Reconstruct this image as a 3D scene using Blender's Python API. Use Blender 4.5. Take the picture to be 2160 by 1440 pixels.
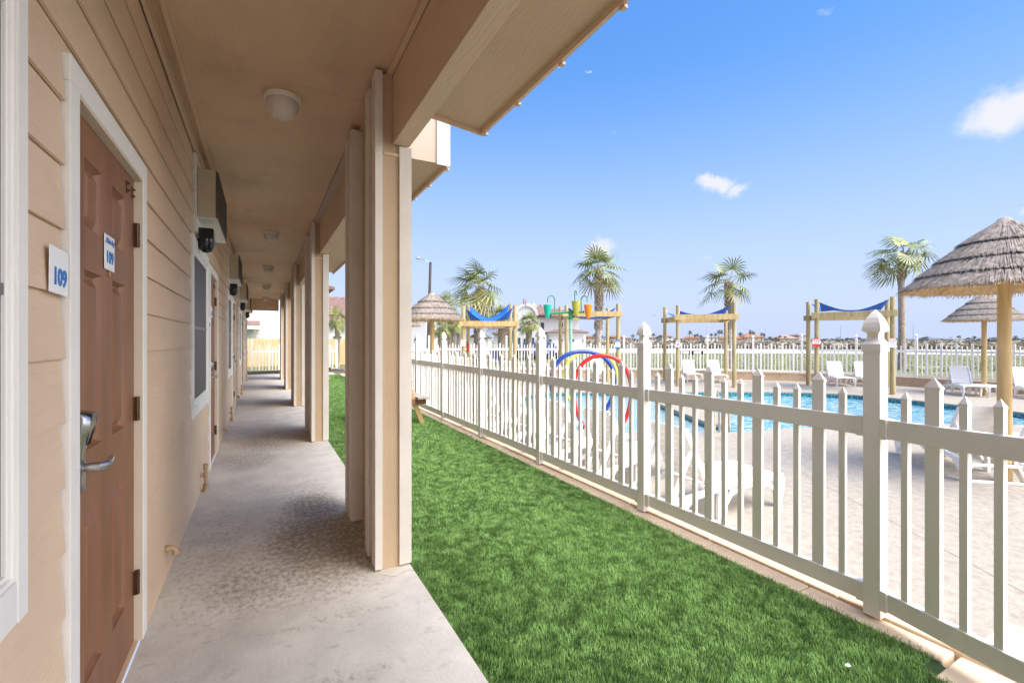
import bpy, bmesh, math, random
from mathutils import Vector, Matrix, noise as mn
from mathutils.geometry import tessellate_polygon
R = math.radians
random.seed(7)
for o in list(bpy.data.objects): bpy.data.objects.remove(o)
sc = bpy.context.scene
COL = sc.collection

# ------------------------------------------------------------------ camera
YAW = math.atan(528/980)
cam = bpy.data.objects.new('camera', bpy.data.cameras.new('camera')); COL.objects.link(cam)
cam.location = (0, 0, 1.32); cam.rotation_euler = (R(90), 0, -YAW)
cam.data.sensor_width = 36; cam.data.lens = 16.33; cam.data.shift_y = -0.0007
cam.data.clip_start = 0.02; cam.data.clip_end = 6000
sc.camera = cam
# ------------------------------------------------------------------ world
SUN_EL, SUN_AZ = 62, 162          # azimuth clockwise from +Y
w = bpy.data.worlds.new('World'); sc.world = w; w.use_nodes = True
nt = w.node_tree; nt.nodes.clear()
def N(t, **k):
    n = nt.nodes.new(t)
    for a, b in k.items():
        if a in n.bl_rna.properties: setattr(n, a, b)
    return n
SKY_STR = 0.15
out = N('ShaderNodeOutputWorld'); bg = N('ShaderNodeBackground'); bg.inputs['Strength'].default_value = SKY_STR
sky = N('ShaderNodeTexSky', sky_type='NISHITA', sun_disc=False, sun_elevation=R(SUN_EL), sun_rotation=R(SUN_AZ),
        altitude=0, air_density=1.0, dust_density=0.6, ozone_density=1.5)
gam = N('ShaderNodeGamma'); gam.inputs[1].default_value = 0.62
hsv = N('ShaderNodeHueSaturation'); hsv.inputs['Saturation'].default_value = 1.75; hsv.inputs['Value'].default_value = 3.3; hsv.inputs['Hue'].default_value = 0.505
nt.links.new(sky.outputs[0], gam.inputs[0]); nt.links.new(gam.outputs[0], hsv.inputs['Color'])
tc = N('ShaderNodeTexCoord')
nz = N('ShaderNodeTexNoise'); nz.inputs['Scale'].default_value = 16; nz.inputs['Detail'].default_value = 7; nz.inputs['Roughness'].default_value = .62
nt.links.new(tc.outputs['Generated'], nz.inputs['Vector'])
sub = N('ShaderNodeVectorMath', operation='SUBTRACT'); sub.inputs[1].default_value = (.5, .5, .5)
nt.links.new(nz.outputs['Color'], sub.inputs[0])
scl = N('ShaderNodeVectorMath', operation='SCALE'); scl.inputs['Scale'].default_value = 0.075
nt.links.new(sub.outputs[0], scl.inputs[0])
add = N('ShaderNodeVectorMath', operation='ADD'); nt.links.new(tc.outputs['Generated'], add.inputs[0]); nt.links.new(scl.outputs[0], add.inputs[1])
def ray(x, y):
    u = (x-1080)/980; v = (718.5-y)/980; s, c = math.sin(YAW), math.cos(YAW)
    return Vector((s+u*c, c-u*s, v))
last = None
for x, y, r, op in [(2115, 240, .055, 1.0), (2165, 215, .055, 1.0), (2050, 262, .02, .8), (1508, 388, .036, .97), (1548, 404, .024, .85), (1262, 522, .036, .85), (1183, 130, .012, .5),
                    (1245, 158, .008, .45), (1292, 278, .010, .35), (1490, 547, .012, .35), (2170, 445, .02, .7), (1750, 20, .012, .2)]:
    d = ray(x, y).normalized()
    s2 = N('ShaderNodeVectorMath', operation='SUBTRACT'); s2.inputs[1].default_value = d; nt.links.new(add.outputs[0], s2.inputs[0])
    m2 = N('ShaderNodeVectorMath', operation='MULTIPLY'); m2.inputs[1].default_value = (1, 1, 1.7); nt.links.new(s2.outputs[0], m2.inputs[0])
    ln = N('ShaderNodeVectorMath', operation='LENGTH'); nt.links.new(m2.outputs[0], ln.inputs[0])
    mr = N('ShaderNodeMapRange', interpolation_type='SMOOTHSTEP'); mr.inputs['From Min'].default_value = r*1.15; mr.inputs['From Max'].default_value = r*.35
    mr.inputs['To Min'].default_value = 0; mr.inputs['To Max'].default_value = op; nt.links.new(ln.outputs['Value'], mr.inputs['Value'])
    if last is None: last = mr.outputs[0]
    else:
        mx = N('ShaderNodeMath', operation='MAXIMUM'); nt.links.new(last, mx.inputs[0]); nt.links.new(mr.outputs[0], mx.inputs[1]); last = mx.outputs[0]
mix = N('ShaderNodeMix', data_type='RGBA'); mix.inputs[7].default_value = (2.25, 2.3, 2.5, 1)
tint = N('ShaderNodeVectorMath', operation='MULTIPLY'); tint.inputs[1].default_value = (.325, .318, .35); nt.links.new(hsv.outputs[0], tint.inputs[0])
sx_ = N('ShaderNodeSeparateXYZ'); nt.links.new(tc.outputs['Generated'], sx_.inputs[0])
hz = N('ShaderNodeMapRange', interpolation_type='SMOOTHSTEP'); hz.inputs['From Min'].default_value = .55; hz.inputs['From Max'].default_value = -.06; nt.links.new(sx_.outputs['Z'], hz.inputs['Value'])
hmix = N('ShaderNodeMix', data_type='RGBA'); hmix.inputs[7].default_value = (1.55, 1.82, 2.6, 1)     # pale haze near the horizon
nt.links.new(hz.outputs[0], hmix.inputs[0]); nt.links.new(tint.outputs[0], hmix.inputs[6])
nt.links.new(last, mix.inputs[0]); nt.links.new(hmix.outputs[2], mix.inputs[6])
# fill glow added to the sky behind the viewpoint, unseen, to light the porch
fill_glow_dir = Vector((.50, -.80, .38)).normalized()
vd = N('ShaderNodeVectorMath', operation='DOT_PRODUCT'); vd.inputs[1].default_value = fill_glow_dir; nt.links.new(tc.outputs['Generated'], vd.inputs[0])
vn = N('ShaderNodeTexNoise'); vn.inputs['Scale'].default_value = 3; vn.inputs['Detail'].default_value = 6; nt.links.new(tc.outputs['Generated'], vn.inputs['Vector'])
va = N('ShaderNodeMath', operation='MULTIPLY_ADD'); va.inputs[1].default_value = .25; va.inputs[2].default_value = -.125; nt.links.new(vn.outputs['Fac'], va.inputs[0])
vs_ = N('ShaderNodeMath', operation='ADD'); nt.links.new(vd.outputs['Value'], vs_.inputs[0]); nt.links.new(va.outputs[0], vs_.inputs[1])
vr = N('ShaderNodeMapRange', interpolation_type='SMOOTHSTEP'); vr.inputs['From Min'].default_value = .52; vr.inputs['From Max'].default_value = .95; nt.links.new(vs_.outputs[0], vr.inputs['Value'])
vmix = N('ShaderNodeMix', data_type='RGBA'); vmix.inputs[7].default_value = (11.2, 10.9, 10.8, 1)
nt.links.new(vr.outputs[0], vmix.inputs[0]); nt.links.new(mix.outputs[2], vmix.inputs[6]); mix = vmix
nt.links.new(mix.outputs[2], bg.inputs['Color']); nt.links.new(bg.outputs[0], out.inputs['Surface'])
# ------------------------------------------------------------------ sun
sl = bpy.data.lights.new('sun', 'SUN'); sl.energy = 2.0; sl.angle = R(35); sl.color = (1, .955, .89)
sun = bpy.data.objects.new('sun', sl); COL.objects.link(sun)
sd = Vector((math.sin(R(SUN_AZ))*math.cos(R(SUN_EL)), math.cos(R(SUN_AZ))*math.cos(R(SUN_EL)), math.sin(R(SUN_EL))))
sun.rotation_euler = sd.to_track_quat('Z', 'Y').to_euler()
sc.view_settings.view_transform = 'Standard'; sc.view_settings.look = 'None'; sc.view_settings.gamma = 1; sc.view_settings.exposure = 1.4
sc.cycles.max_bounces = 10; sc.cycles.diffuse_bounces = 7

# ------------------------------------------------------------------ coordinates (photo pixel on a level plane -> point)
def G(x, y, z):
    d = ray(x, y); t = (z-1.32)/d.z; return Vector((d.x*t, d.y*t, z))
def at(x, y, dep):
    d = ray(x, y); return Vector((d.x*dep, d.y*dep, 1.32+d.z*dep))
def onX(x, X0): d = ray(x, 700); return d.y*X0/d.x
D = -0.15                      # pool deck level
FIELD = 0.12
FACE = math.atan2(math.cos(YAW), math.sin(YAW)) + math.pi   # heading back to the camera

# ------------------------------------------------------------------ mesh builder
class MB:
    def __init__(s): s.v = []; s.f = []
    def add(s, vs, fs):
        n = len(s.v); s.v += [tuple(v) for v in vs]; s.f += [tuple(i+n for i in f) for f in fs]; return s
    def box(s, x0, x1, y0, y1, z0, z1):
        return s.add([(x0,y0,z0),(x1,y0,z0),(x1,y1,z0),(x0,y1,z0),(x0,y0,z1),(x1,y0,z1),(x1,y1,z1),(x0,y1,z1)],
                     [(3,2,1,0),(4,5,6,7),(0,1,5,4),(1,2,6,5),(2,3,7,6),(3,0,4,7)])
    def hexa(s, p):   # 8 points, bottom 4 then top 4
        return s.add(p, [(3,2,1,0),(4,5,6,7),(0,1,5,4),(1,2,6,5),(2,3,7,6),(3,0,4,7)])
    def bar(s, a, b, w, h, up=(0,0,1)):
        a, b = Vector(a), Vector(b); d = (b-a).normalized(); u = Vector(up)
        if abs(d.dot(u)) > .98: u = Vector((1,0,0))
        r = d.cross(u).normalized()*w/2; t = r.cross(d).normalized()*h/2
        return s.hexa([a-r-t, a+r-t, b+r-t, b-r-t, a-r+t, a+r+t, b+r+t, b-r+t])
    def tube(s, pts, r, n=10, caps=True):
        pts = [Vector(p) for p in pts]; rs = r if isinstance(r, (list, tuple)) else [r]*len(pts)
        ring = []; up = Vector((0,0,1)); prev = None
        for i, p in enumerate(pts):
            d = (pts[min(i+1, len(pts)-1)]-pts[max(i-1, 0)]).normalized()
            if prev is None:
                a = d.cross(up if abs(d.z) < .95 else Vector((1,0,0))).normalized()
            else:
                a = (prev - d*prev.dot(d)).normalized()
            prev = a; b = d.cross(a)
            ring.append([p + (a*math.cos(2*math.pi*k/n)+b*math.sin(2*math.pi*k/n))*rs[i] for k in range(n)])
        vs = [v for q in ring for v in q]; fs = []
        for i in range(len(pts)-1):
            for k in range(n): fs.append((i*n+k, i*n+(k+1)%n, (i+1)*n+(k+1)%n, (i+1)*n+k))
        if caps: fs += [tuple(range(n))[::-1], tuple((len(pts)-1)*n+k for k in range(n))]
        return s.add(vs, fs)
    def lathe(s, prof, n=24, c=(0,0), phase=0, cap=True):   # prof: (r,z)
        vs = []; fs = []
        for r, z in prof:
            for k in range(n):
                a = 2*math.pi*k/n+phase; vs.append((c[0]+r*math.cos(a), c[1]+r*math.sin(a), z))
        for i in range(len(prof)-1):
            for k in range(n): fs.append((i*n+k, i*n+(k+1)%n, (i+1)*n+(k+1)%n, (i+1)*n+k))
        if cap: fs += [tuple(range(n))[::-1], tuple((len(prof)-1)*n+k for k in range(n))]
        return s.add(vs, fs)
    def poly(s, pts, z, holes=()):
        loops = [[Vector((p[0], p[1], 0)) for p in pts]] + [[Vector((p[0], p[1], 0)) for p in h] for h in holes]
        flat = [(v.x, v.y, z) for l in loops for v in l]
        tr = []
        for t in tessellate_polygon(loops):
            a, b, c = [Vector(flat[i]) for i in t]
            tr.append(t if (b-a).cross(c-a).z > 0 else t[::-1])
        return s.add(flat, tr)
    def prism(s, pts, z0, z1):      # vertical extrusion of a ccw outline
        n = len(pts); vs = [(p[0],p[1],z0) for p in pts]+[(p[0],p[1],z1) for p in pts]
        fs = [tuple(range(n))[::-1], tuple(range(n, 2*n))]+[(i,(i+1)%n,n+(i+1)%n,n+i) for i in range(n)]
        return s.add(vs, fs)
    def xf(s, m):
        s.v = [tuple(m @ Vector(v)) for v in s.v]; return s
def obj(name, mb, mat, parent=None, smooth=False, bevel=0, label=None):
    me = bpy.data.meshes.new(name)
    if isinstance(mb, MB): me.from_pydata(mb.v, [], mb.f)
    else: me = mb
    me.update()
    if mat and not me.materials: me.materials.append(mat)
    if smooth:
        me.polygons.foreach_set('use_smooth', [True]*len(me.polygons))
        try: me.set_sharp_from_angle(angle=R(40))
        except Exception: pass
    o = bpy.data.objects.new(name, me); COL.objects.link(o)
    if parent: o.parent = parent
    if label: o['label'] = label
    if bevel:
        b = o.modifiers.new('bevel', 'BEVEL'); b.width = bevel; b.segments = 2; b.limit_method = 'ANGLE'; b.angle_limit = R(50)
    return o
def tag(o, label, cat, group=None, kind=None):
    if label: o['label'] = label
    if cat: o['category'] = cat
    if group: o['group'] = group
    if kind: o['kind'] = kind
    return o
def thing(name, label, cat, loc=(0,0,0), rz=0, group=None):
    o = bpy.data.objects.new(name, None); o.empty_display_size = .2; COL.objects.link(o)
    o.location = loc; o.rotation_euler = (0, 0, rz); return tag(o, label, cat, group)
def struct(name, mb, mat, **k):
    o = obj(name, mb, mat, **k); o['kind'] = 'structure'; return o
def dup(root, loc, rz, label, scale=None, group=None):
    def cp(o, par):
        c = o.copy(); COL.objects.link(c); c.parent = par
        for ch in o.children: cp(ch, c)
        return c
    r = cp(root, None); r.location = loc; r.rotation_euler = (0, 0, rz); r['label'] = label
    if scale is not None: r.scale = (scale,)*3 if not isinstance(scale, (tuple, list)) else scale
    if group: r['group'] = group
    return r
def text_mesh(txt, size, depth=.001, bold=0.0, shear=0, sx=1):
    cu = bpy.data.curves.new('t', 'FONT'); cu.body = txt; cu.size = size; cu.extrude = depth; cu.offset = bold
    cu.align_x = 'CENTER'; cu.align_y = 'CENTER'; cu.shear = shear; cu.resolution_u = 3
    o = bpy.data.objects.new('t', cu); COL.objects.link(o)
    dg = bpy.context.evaluated_depsgraph_get(); dg.update()
    me = bpy.data.meshes.new_from_object(o.evaluated_get(dg)); bpy.data.objects.remove(o)
    if sx != 1: me.transform(Matrix.Diagonal((sx, 1, 1, 1)))
    return me
def letter(txt, size, pos, right, mat, parent, name='lettering', bold=0, shear=0, sx=1):
    me = text_mesh(txt, size, .0012, bold, shear, sx); me.materials.clear(); me.materials.append(mat)
    r = Vector(right).normalized(); u = Vector((0,0,1)); n = r.cross(u)
    m = Matrix((r, u, n)).transposed().to_4x4(); m.translation = Vector(pos)
    me.transform(m); return obj(name, me, mat, parent)

# ------------------------------------------------------------------ materials
def M(name, col, rough=.6, var=.06, vs=2.0, bump=0, bs=(40,40,40), dist=.002, metal=0, spec=.5, col2=None, vstretch=(1,1,1), detail=4, coat=0):
    m = bpy.data.materials.new(name); m.use_nodes = True; t = m.node_tree; n = t.nodes; L = t.links
    p = n['Principled BSDF']; p.inputs['Roughness'].default_value = rough; p.inputs['Metallic'].default_value = metal
    p.inputs['Specular IOR Level'].default_value = spec
    if coat: p.inputs['Coat Weight'].default_value = coat
    c = n.new('ShaderNodeTexCoord')
    mp = n.new('ShaderNodeMapping'); mp.inputs['Scale'].default_value = [vs*q for q in vstretch]; L.new(c.outputs['Object'], mp.inputs[0])
    nz = n.new('ShaderNodeTexNoise'); nz.inputs['Scale'].default_value = 1; nz.inputs['Detail'].default_value = detail; nz.inputs['Roughness'].default_value = .6
    L.new(mp.outputs[0], nz.inputs['Vector'])
    cr = n.new('ShaderNodeValToRGB'); a = [q*(1-var) for q in col]; b = [min(1, q*(1+var)) for q in (col2 or col)]
    cr.color_ramp.elements[0].position = .3; cr.color_ramp.elements[1].position = .7
    cr.color_ramp.elements[0].color = (*a, 1); cr.color_ramp.elements[1].color = (*b, 1)
    L.new(nz.outputs['Fac'], cr.inputs[0]); L.new(cr.outputs[0], p.inputs['Base Color'])
    if bump:
        mp2 = n.new('ShaderNodeMapping'); mp2.inputs['Scale'].default_value = bs; L.new(c.outputs['Object'], mp2.inputs[0])
        n2 = n.new('ShaderNodeTexNoise'); n2.inputs['Scale'].default_value = 1; n2.inputs['Detail'].default_value = 5; n2.inputs['Distortion'].default_value = .6; L.new(mp2.outputs[0], n2.inputs['Vector'])
        bp = n.new('ShaderNodeBump'); bp.inputs['Strength'].default_value = bump; bp.inputs['Distance'].default_value = dist
        L.new(n2.outputs['Fac'], bp.inputs['Height']); L.new(bp.outputs[0], p.inputs['Normal'])
    m.diffuse_color = (*col, 1)
    return m
TAN = (.65, .49, .355)
def siding_mat(name, col, axis):      # embossed cedar grain running along one axis: contour lines of a stretched noise
    m = M(name, col, .62, .07, 1.6, spec=.3); t = m.node_tree; n = t.nodes; L = t.links; p = n['Principled BSDF']
    c = n['Texture Coordinate']; sc_ = [7, 7, 7]; sc_[axis] = .9
    mp = n.new('ShaderNodeMapping'); mp.inputs['Scale'].default_value = sc_; L.new(c.outputs['Object'], mp.inputs[0])
    nz = n.new('ShaderNodeTexNoise'); nz.inputs['Scale'].default_value = 1; nz.inputs['Detail'].default_value = 2.0; L.new(mp.outputs[0], nz.inputs['Vector'])
    ml = n.new('ShaderNodeMath'); ml.operation = 'MULTIPLY'; ml.inputs[1].default_value = 150; L.new(nz.outputs['Fac'], ml.inputs[0])
    sn = n.new('ShaderNodeMath'); sn.operation = 'SINE'; L.new(ml.outputs[0], sn.inputs[0])
    bp = n.new('ShaderNodeBump'); bp.inputs['Strength'].default_value = .28 if axis == 1 else .16; bp.inputs['Distance'].default_value = .0016
    L.new(sn.outputs[0], bp.inputs['Height']); L.new(bp.outputs[0], p.inputs['Normal']); return m
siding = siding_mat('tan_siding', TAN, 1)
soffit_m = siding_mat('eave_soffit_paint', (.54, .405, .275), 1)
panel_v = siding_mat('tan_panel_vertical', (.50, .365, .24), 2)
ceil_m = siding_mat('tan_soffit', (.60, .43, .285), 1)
# weather blotches on the porch ceiling
def blotch(m, col, scale, lo, hi, stretch=(1,1,1), amt=1, detail=6):
    t = m.node_tree; n = t.nodes; L = t.links; p = n['Principled BSDF']; src = p.inputs['Base Color'].links[0].from_socket
    mp = n.new('ShaderNodeMapping'); mp.inputs['Scale'].default_value = stretch; mp.inputs['Location'].default_value = (3.3, 1.7, .4); L.new(n['Texture Coordinate'].outputs['Object'], mp.inputs[0])
    nz = n.new('ShaderNodeTexNoise'); nz.inputs['Scale'].default_value = scale; nz.inputs['Detail'].default_value = detail; nz.inputs['Roughness'].default_value = .65; L.new(mp.outputs[0], nz.inputs['Vector'])
    mr = n.new('ShaderNodeMapRange'); mr.interpolation_type = 'SMOOTHSTEP'; mr.inputs['From Min'].default_value = lo; mr.inputs['From Max'].default_value = hi; mr.inputs['To Max'].default_value = amt
    L.new(nz.outputs['Fac'], mr.inputs['Value'])
    mx = n.new('ShaderNodeMix'); mx.data_type = 'RGBA'; mx.inputs[7].default_value = (*col, 1)
    L.new(mr.outputs[0], mx.inputs[0]); L.new(src, mx.inputs[6]); L.new(mx.outputs[2], p.inputs['Base Color']); return mr, mx
blotch(ceil_m, (.40, .27, .17), 1.6, .5, .75, (1.6, .8, 1), .55)
blotch_later = 1
trim_tan = M('tan_trim', (.63, .465, .32), .6, .05, 4, .2, (60, 4, 60))
white_trim = M('white_trim_paint', (.76, .74, .715), .55, .04, 5, .4, (90, 90, 6), .0015)
grey_trim = M('greige_corner_board', (.68, .63, .57), .6, .06, 4, .6, (80, 80, 5), .0015)
door_m = M('brown_door', (.21, .092, .045), .5, .10, 3, .7, (55, 55, 3.2), .0012, col2=(.25, .115, .06), vstretch=(3, 3, .6))
jamb_m = M('jamb_paint', (.60, .52, .42), .6, .05)
vinyl = M('white_vinyl', (.87, .85, .82), .32, .015, 2, spec=.5)
steel = M('satin_steel', (.52, .52, .53), .28, .05, 9, metal=1)
black_pl = M('black_plastic', (.012, .012, .014), .12, .1, 9)
brass = M('worn_bronze', (.10, .055, .03), .4, .25, 30, metal=.7)
peep = M('brass_ring', (.6, .45, .25), .3, .1, 20, metal=1)
screen_m = M('window_screen', (.055, .056, .066), .5, .10, 1.2, .3, (900, 900, 900), .0008)
sign_white = M('sign_white', (.82, .82, .82), .35, .02)
blue_ink = M('blue_lettering', (.005, .15, .50), .4, .05)
script_ink = M('pale_blue_script', (.10, .18, .48), .4, .05)
ac_m = M('air_conditioner_taupe', (.50, .42, .31), .45, .08, 5, .15, (90, 90, 90))
ac_pale = M('cream_sleeve', (.70, .68, .60), .5, .07, 6)
ac_grille = M('dark_grille', (.12, .10, .078), .5, .2, 30)
lampglass = M('frosted_glass', (.66, .60, .56), .25, .06, 12)
lampbase = M('lamp_base', (.72, .66, .58), .45, .05)
pipe_m = M('painted_pipe', (.40, .28, .165), .5, .2, 22, .3, (60, 60, 60))
deck_m = M('pool_deck_spray', (.335, .295, .245), .8, .11, 14, 1.0, (30, 30, 30), .006, col2=(.39, .345, .285), detail=8)
block_m = M('tan_block', (.54, .39, .26), .85, .14, 7, .7, (60, 60, 60), .004, detail=7)
curb_m = M('limestone_curb', (.62, .49, .36), .8, .10, 5, .6, (70, 70, 70), .003, detail=7)
yellow_wood = M('treated_pine', (.50, .33, .13), .7, .16, 3, .5, (30, 30, 3), .003, col2=(.56, .40, .19), vstretch=(4, 4, .5))
green_wood = M('weathered_round_post', (.40, .29, .12), .75, .20, 3, .6, (30, 30, 3), .003, col2=(.46, .37, .19), vstretch=(4, 4, .5))
grey_wood = M('grey_weathered_plank', (.42, .38, .34), .8, .14, 5, .5, (40, 4, 40), .003)
red_wood = M('stained_plank', (.27, .14, .07), .75, .2, 5, .5, (40, 4, 40), .003)
blue_fabric = M('blue_sail', (.006, .10, .52), .75, .10, 1.5, .4, (5, 5, 5), .01, col2=(.010, .13, .62))
thatch_m = M('grey_thatch', (.25, .205, .17), .9, .35, 22, .5, (90, 90, 20), .004, col2=(.40, .34, .29))
thatch_u = M('golden_thatch', (.48, .33, .17), .9, .25, 22, .5, (90, 90, 20), .004)
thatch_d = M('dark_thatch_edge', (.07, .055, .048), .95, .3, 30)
palm_g = M('palm_green', (.10, .135, .03), .45, .3, 3, col2=(.28, .31, .09))
palm_y = M('palm_yellow_leaf', (.30, .26, .11), .6, .25, 5)
trunk_m = M('palm_trunk', (.30, .22, .17), .9, .25, 12, .8, (30, 30, 40), .01, col2=(.42, .34, .28))
boot_m = M('palm_boots', (.34, .26, .19), .9, .3, 14, .5, (30, 30, 30), .01, col2=(.48, .40, .33))
white_wall = M('white_house_wall', (.58, .58, .58), .7, .02, .5)
cream_wall = M('cream_house_wall', (.42, .36, .29), .7, .05, .5)
pink_wall = M('pink_house_wall', (.42, .28, .23), .7, .05, .5)
red_roof = M('brown_red_shingle', (.17, .10, .088), .9, .18, 4, .5, (6, 6, 12), .02, col2=(.23, .145, .13))
terra_roof = M('terracotta_roof', (.33, .15, .09), .85, .15, .8)
grey_roof = M('grey_roof', (.30, .28, .28), .85, .12, .8)
tan_roof = M('tan_gable', (.55, .48, .37), .8, .12, 2)
blue_roof = M('blue_roof', (.05, .13, .32), .5, .1, .5)
glass_m = M('dark_window_glass', (.05, .07, .075), .12, .25, 1.5)
teal_sh = M('teal_shutter', (.10, .25, .22), .6, .1, 2)
black_m = M('black_metal', (.02, .02, .022), .5, .1)
pole_wood = M('dark_utility_pole', (.095, .07, .065), .85, .25, 4, .5, (30, 30, 4), .004)
cedar = M('cedar_privacy_boards', (.60, .38, .18), .8, .2, 5, col2=(.66, .46, .25), vstretch=(6, 1, .3))
red_paint = M('red_hoop', (.62, .016, .018), .3, .05, 3, coat=.3)
yel_paint = M('yellow_hoop', (.66, .60, .10), .3, .08, 3, coat=.3)
blu_paint = M('blue_hoop', (.005, .045, .30), .3, .10, 3, coat=.3)
grn_paint = M('green_paint', (.045, .24, .09), .35, .2, 12)
teal_paint = M('teal_bucket', (.0, .42, .27), .35, .08, 6)
ylw_bucket = M('olive_yellow_bucket', (.44, .40, .04), .35, .08, 6)
org_paint = M('orange_bucket', (.78, .24, .01), .35, .08, 6)
mint_paint = M('mint_pole', (.30, .56, .42), .4, .2, 20)
rail_m = M('champagne_rail', (.58, .48, .36), .28, .06, 9, metal=.15)
red_sign = M('red_sign', (.50, .015, .02), .4, .05)
blue_sign = M('blue_sign', (.01, .12, .33), .4, .05)
car_blue = M('navy_car_paint', (.03, .05, .20), .22, .05, 2, coat=.6)
rubber = M('tyre_rubber', (.02, .02, .02), .8, .1)
flag_m = M('faded_flag', (.45, .2, .24), .8, .35, 9, col2=(.55, .5, .6))
far_palm = M('distant_palm', (.11, .13, .09), .8, .25, 2)
far_trunk = M('distant_trunk', (.25, .22, .19), .9, .1)

# concrete walk with brown mottled stains of its own
conc = M('walk_concrete', (.61, .57, .515), .8, .14, 3.5, .9, (55, 55, 55), .0025, detail=9)
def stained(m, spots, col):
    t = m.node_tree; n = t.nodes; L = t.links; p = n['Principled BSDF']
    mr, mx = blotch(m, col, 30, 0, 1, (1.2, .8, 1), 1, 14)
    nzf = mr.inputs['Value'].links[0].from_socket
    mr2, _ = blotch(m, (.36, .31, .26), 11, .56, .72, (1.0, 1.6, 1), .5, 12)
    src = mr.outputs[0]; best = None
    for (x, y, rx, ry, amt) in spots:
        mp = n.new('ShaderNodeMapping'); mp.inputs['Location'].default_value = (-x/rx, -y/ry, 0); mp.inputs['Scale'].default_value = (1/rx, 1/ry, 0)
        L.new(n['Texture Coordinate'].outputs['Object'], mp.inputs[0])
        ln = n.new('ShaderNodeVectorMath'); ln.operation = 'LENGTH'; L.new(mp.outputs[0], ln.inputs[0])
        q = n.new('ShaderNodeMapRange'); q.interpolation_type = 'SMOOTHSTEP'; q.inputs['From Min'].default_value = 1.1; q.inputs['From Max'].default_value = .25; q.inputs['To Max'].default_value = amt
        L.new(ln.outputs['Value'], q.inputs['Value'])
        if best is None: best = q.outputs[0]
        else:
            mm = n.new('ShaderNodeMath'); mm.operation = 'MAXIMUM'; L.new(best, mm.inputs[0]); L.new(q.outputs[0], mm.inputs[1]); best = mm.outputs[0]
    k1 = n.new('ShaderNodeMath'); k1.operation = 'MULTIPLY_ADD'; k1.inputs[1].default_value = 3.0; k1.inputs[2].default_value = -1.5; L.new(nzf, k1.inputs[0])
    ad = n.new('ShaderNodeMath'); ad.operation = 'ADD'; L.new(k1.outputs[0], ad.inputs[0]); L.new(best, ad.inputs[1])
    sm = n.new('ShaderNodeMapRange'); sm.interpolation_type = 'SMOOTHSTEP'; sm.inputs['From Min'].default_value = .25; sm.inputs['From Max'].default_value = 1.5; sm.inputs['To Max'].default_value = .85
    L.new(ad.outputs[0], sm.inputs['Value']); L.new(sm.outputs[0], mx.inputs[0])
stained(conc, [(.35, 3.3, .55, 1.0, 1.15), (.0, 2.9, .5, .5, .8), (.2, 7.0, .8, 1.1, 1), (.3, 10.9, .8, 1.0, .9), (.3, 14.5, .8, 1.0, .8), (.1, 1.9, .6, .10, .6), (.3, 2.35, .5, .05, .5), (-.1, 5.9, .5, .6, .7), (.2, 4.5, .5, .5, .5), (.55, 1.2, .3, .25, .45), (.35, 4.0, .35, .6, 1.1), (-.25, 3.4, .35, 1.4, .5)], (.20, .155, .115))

blotch(siding, (.50, .36, .25), 1.7, .52, .80, (1, .5, 1.6), .55); blotch(grey_trim, (.40, .34, .28), 7, .60, .78, (1.5, 1.5, .35), .55); blotch(vinyl, (.60, .56, .49), 5, .62, .85, (1.6, 1.6, .6), .45)
blotch(door_m, (.31, .14, .08), 3, .58, .80, (1.5, 1.5, .5), .35); blotch(deck_m, (.27, .235, .19), .5, .5, .8, (1, 1, 1), .25); blotch(green_wood, (.25, .19, .10), 6, .55, .75, (1, 1, .2), .6)
# water
def water_mat(name, c1, c2, bump):
    m = M(name, c1, .06, 0, 1, spec=.5); t = m.node_tree; n = t.nodes; L = t.links; p = n['Principled BSDF']
    c = n['Texture Coordinate']
    mp = n.new('ShaderNodeMapping'); mp.inputs['Scale'].default_value = (3.4, 3.4, 1); L.new(c.outputs['Object'], mp.inputs[0])
    nz = n.new('ShaderNodeTexNoise'); nz.inputs['Scale'].default_value = 1.6; nz.inputs['Detail'].default_value = 5; nz.inputs['Distortion'].default_value = 1.6; L.new(mp.outputs[0], nz.inputs[0])
    cr = n.new('ShaderNodeValToRGB'); cr.color_ramp.elements[0].position = .40; cr.color_ramp.elements[1].position = .64
    cr.color_ramp.elements[0].color = (*c1, 1); cr.color_ramp.elements[1].color = (*c2, 1)
    L.new(nz.outputs['Fac'], cr.inputs[0]); L.new(cr.outputs[0], p.inputs['Base Color'])
    bp = n.new('ShaderNodeBump'); bp.inputs['Strength'].default_value = bump; bp.inputs['Distance'].default_value = .03
    L.new(nz.outputs['Fac'], bp.inputs['Height']); L.new(bp.outputs[0], p.inputs['Normal']); return m
water_m = water_mat('pool_water', (.02, .25, .36), (.50, .66, .72), 1.0)
shallow_m = water_mat('shallow_water', (.24, .39, .43), (.36, .49, .53), .5)
tile_m = M('teal_waterline_tile', (.015, .11, .16), .2, .6, 22, col2=(.04, .24, .28), detail=1)
turf_base = M('turf_backing', (.025, .06, .015), .9, .3, 20)
turf_m = M('turf_blades', (.085, .19, .034), .5, .24, 14, col2=(.24, .42, .125), spec=.3, detail=6)
field_m = M('field_grass', (.10, .125, .04), .95, .3, 1.3, .8, (6, 6, 6), .05, col2=(.20, .20, .09), detail=9)
blotch(field_m, (.46, .40, .30), .28, .60, .68, (1, 1, 1), .8, 9)
road_m = M('pale_sand_road', (.60, .57, .53), .9, .06, .4)
brush_m = M('dry_brush', (.23, .19, .14), .95, .25, .35, col2=(.34, .30, .23))

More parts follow.
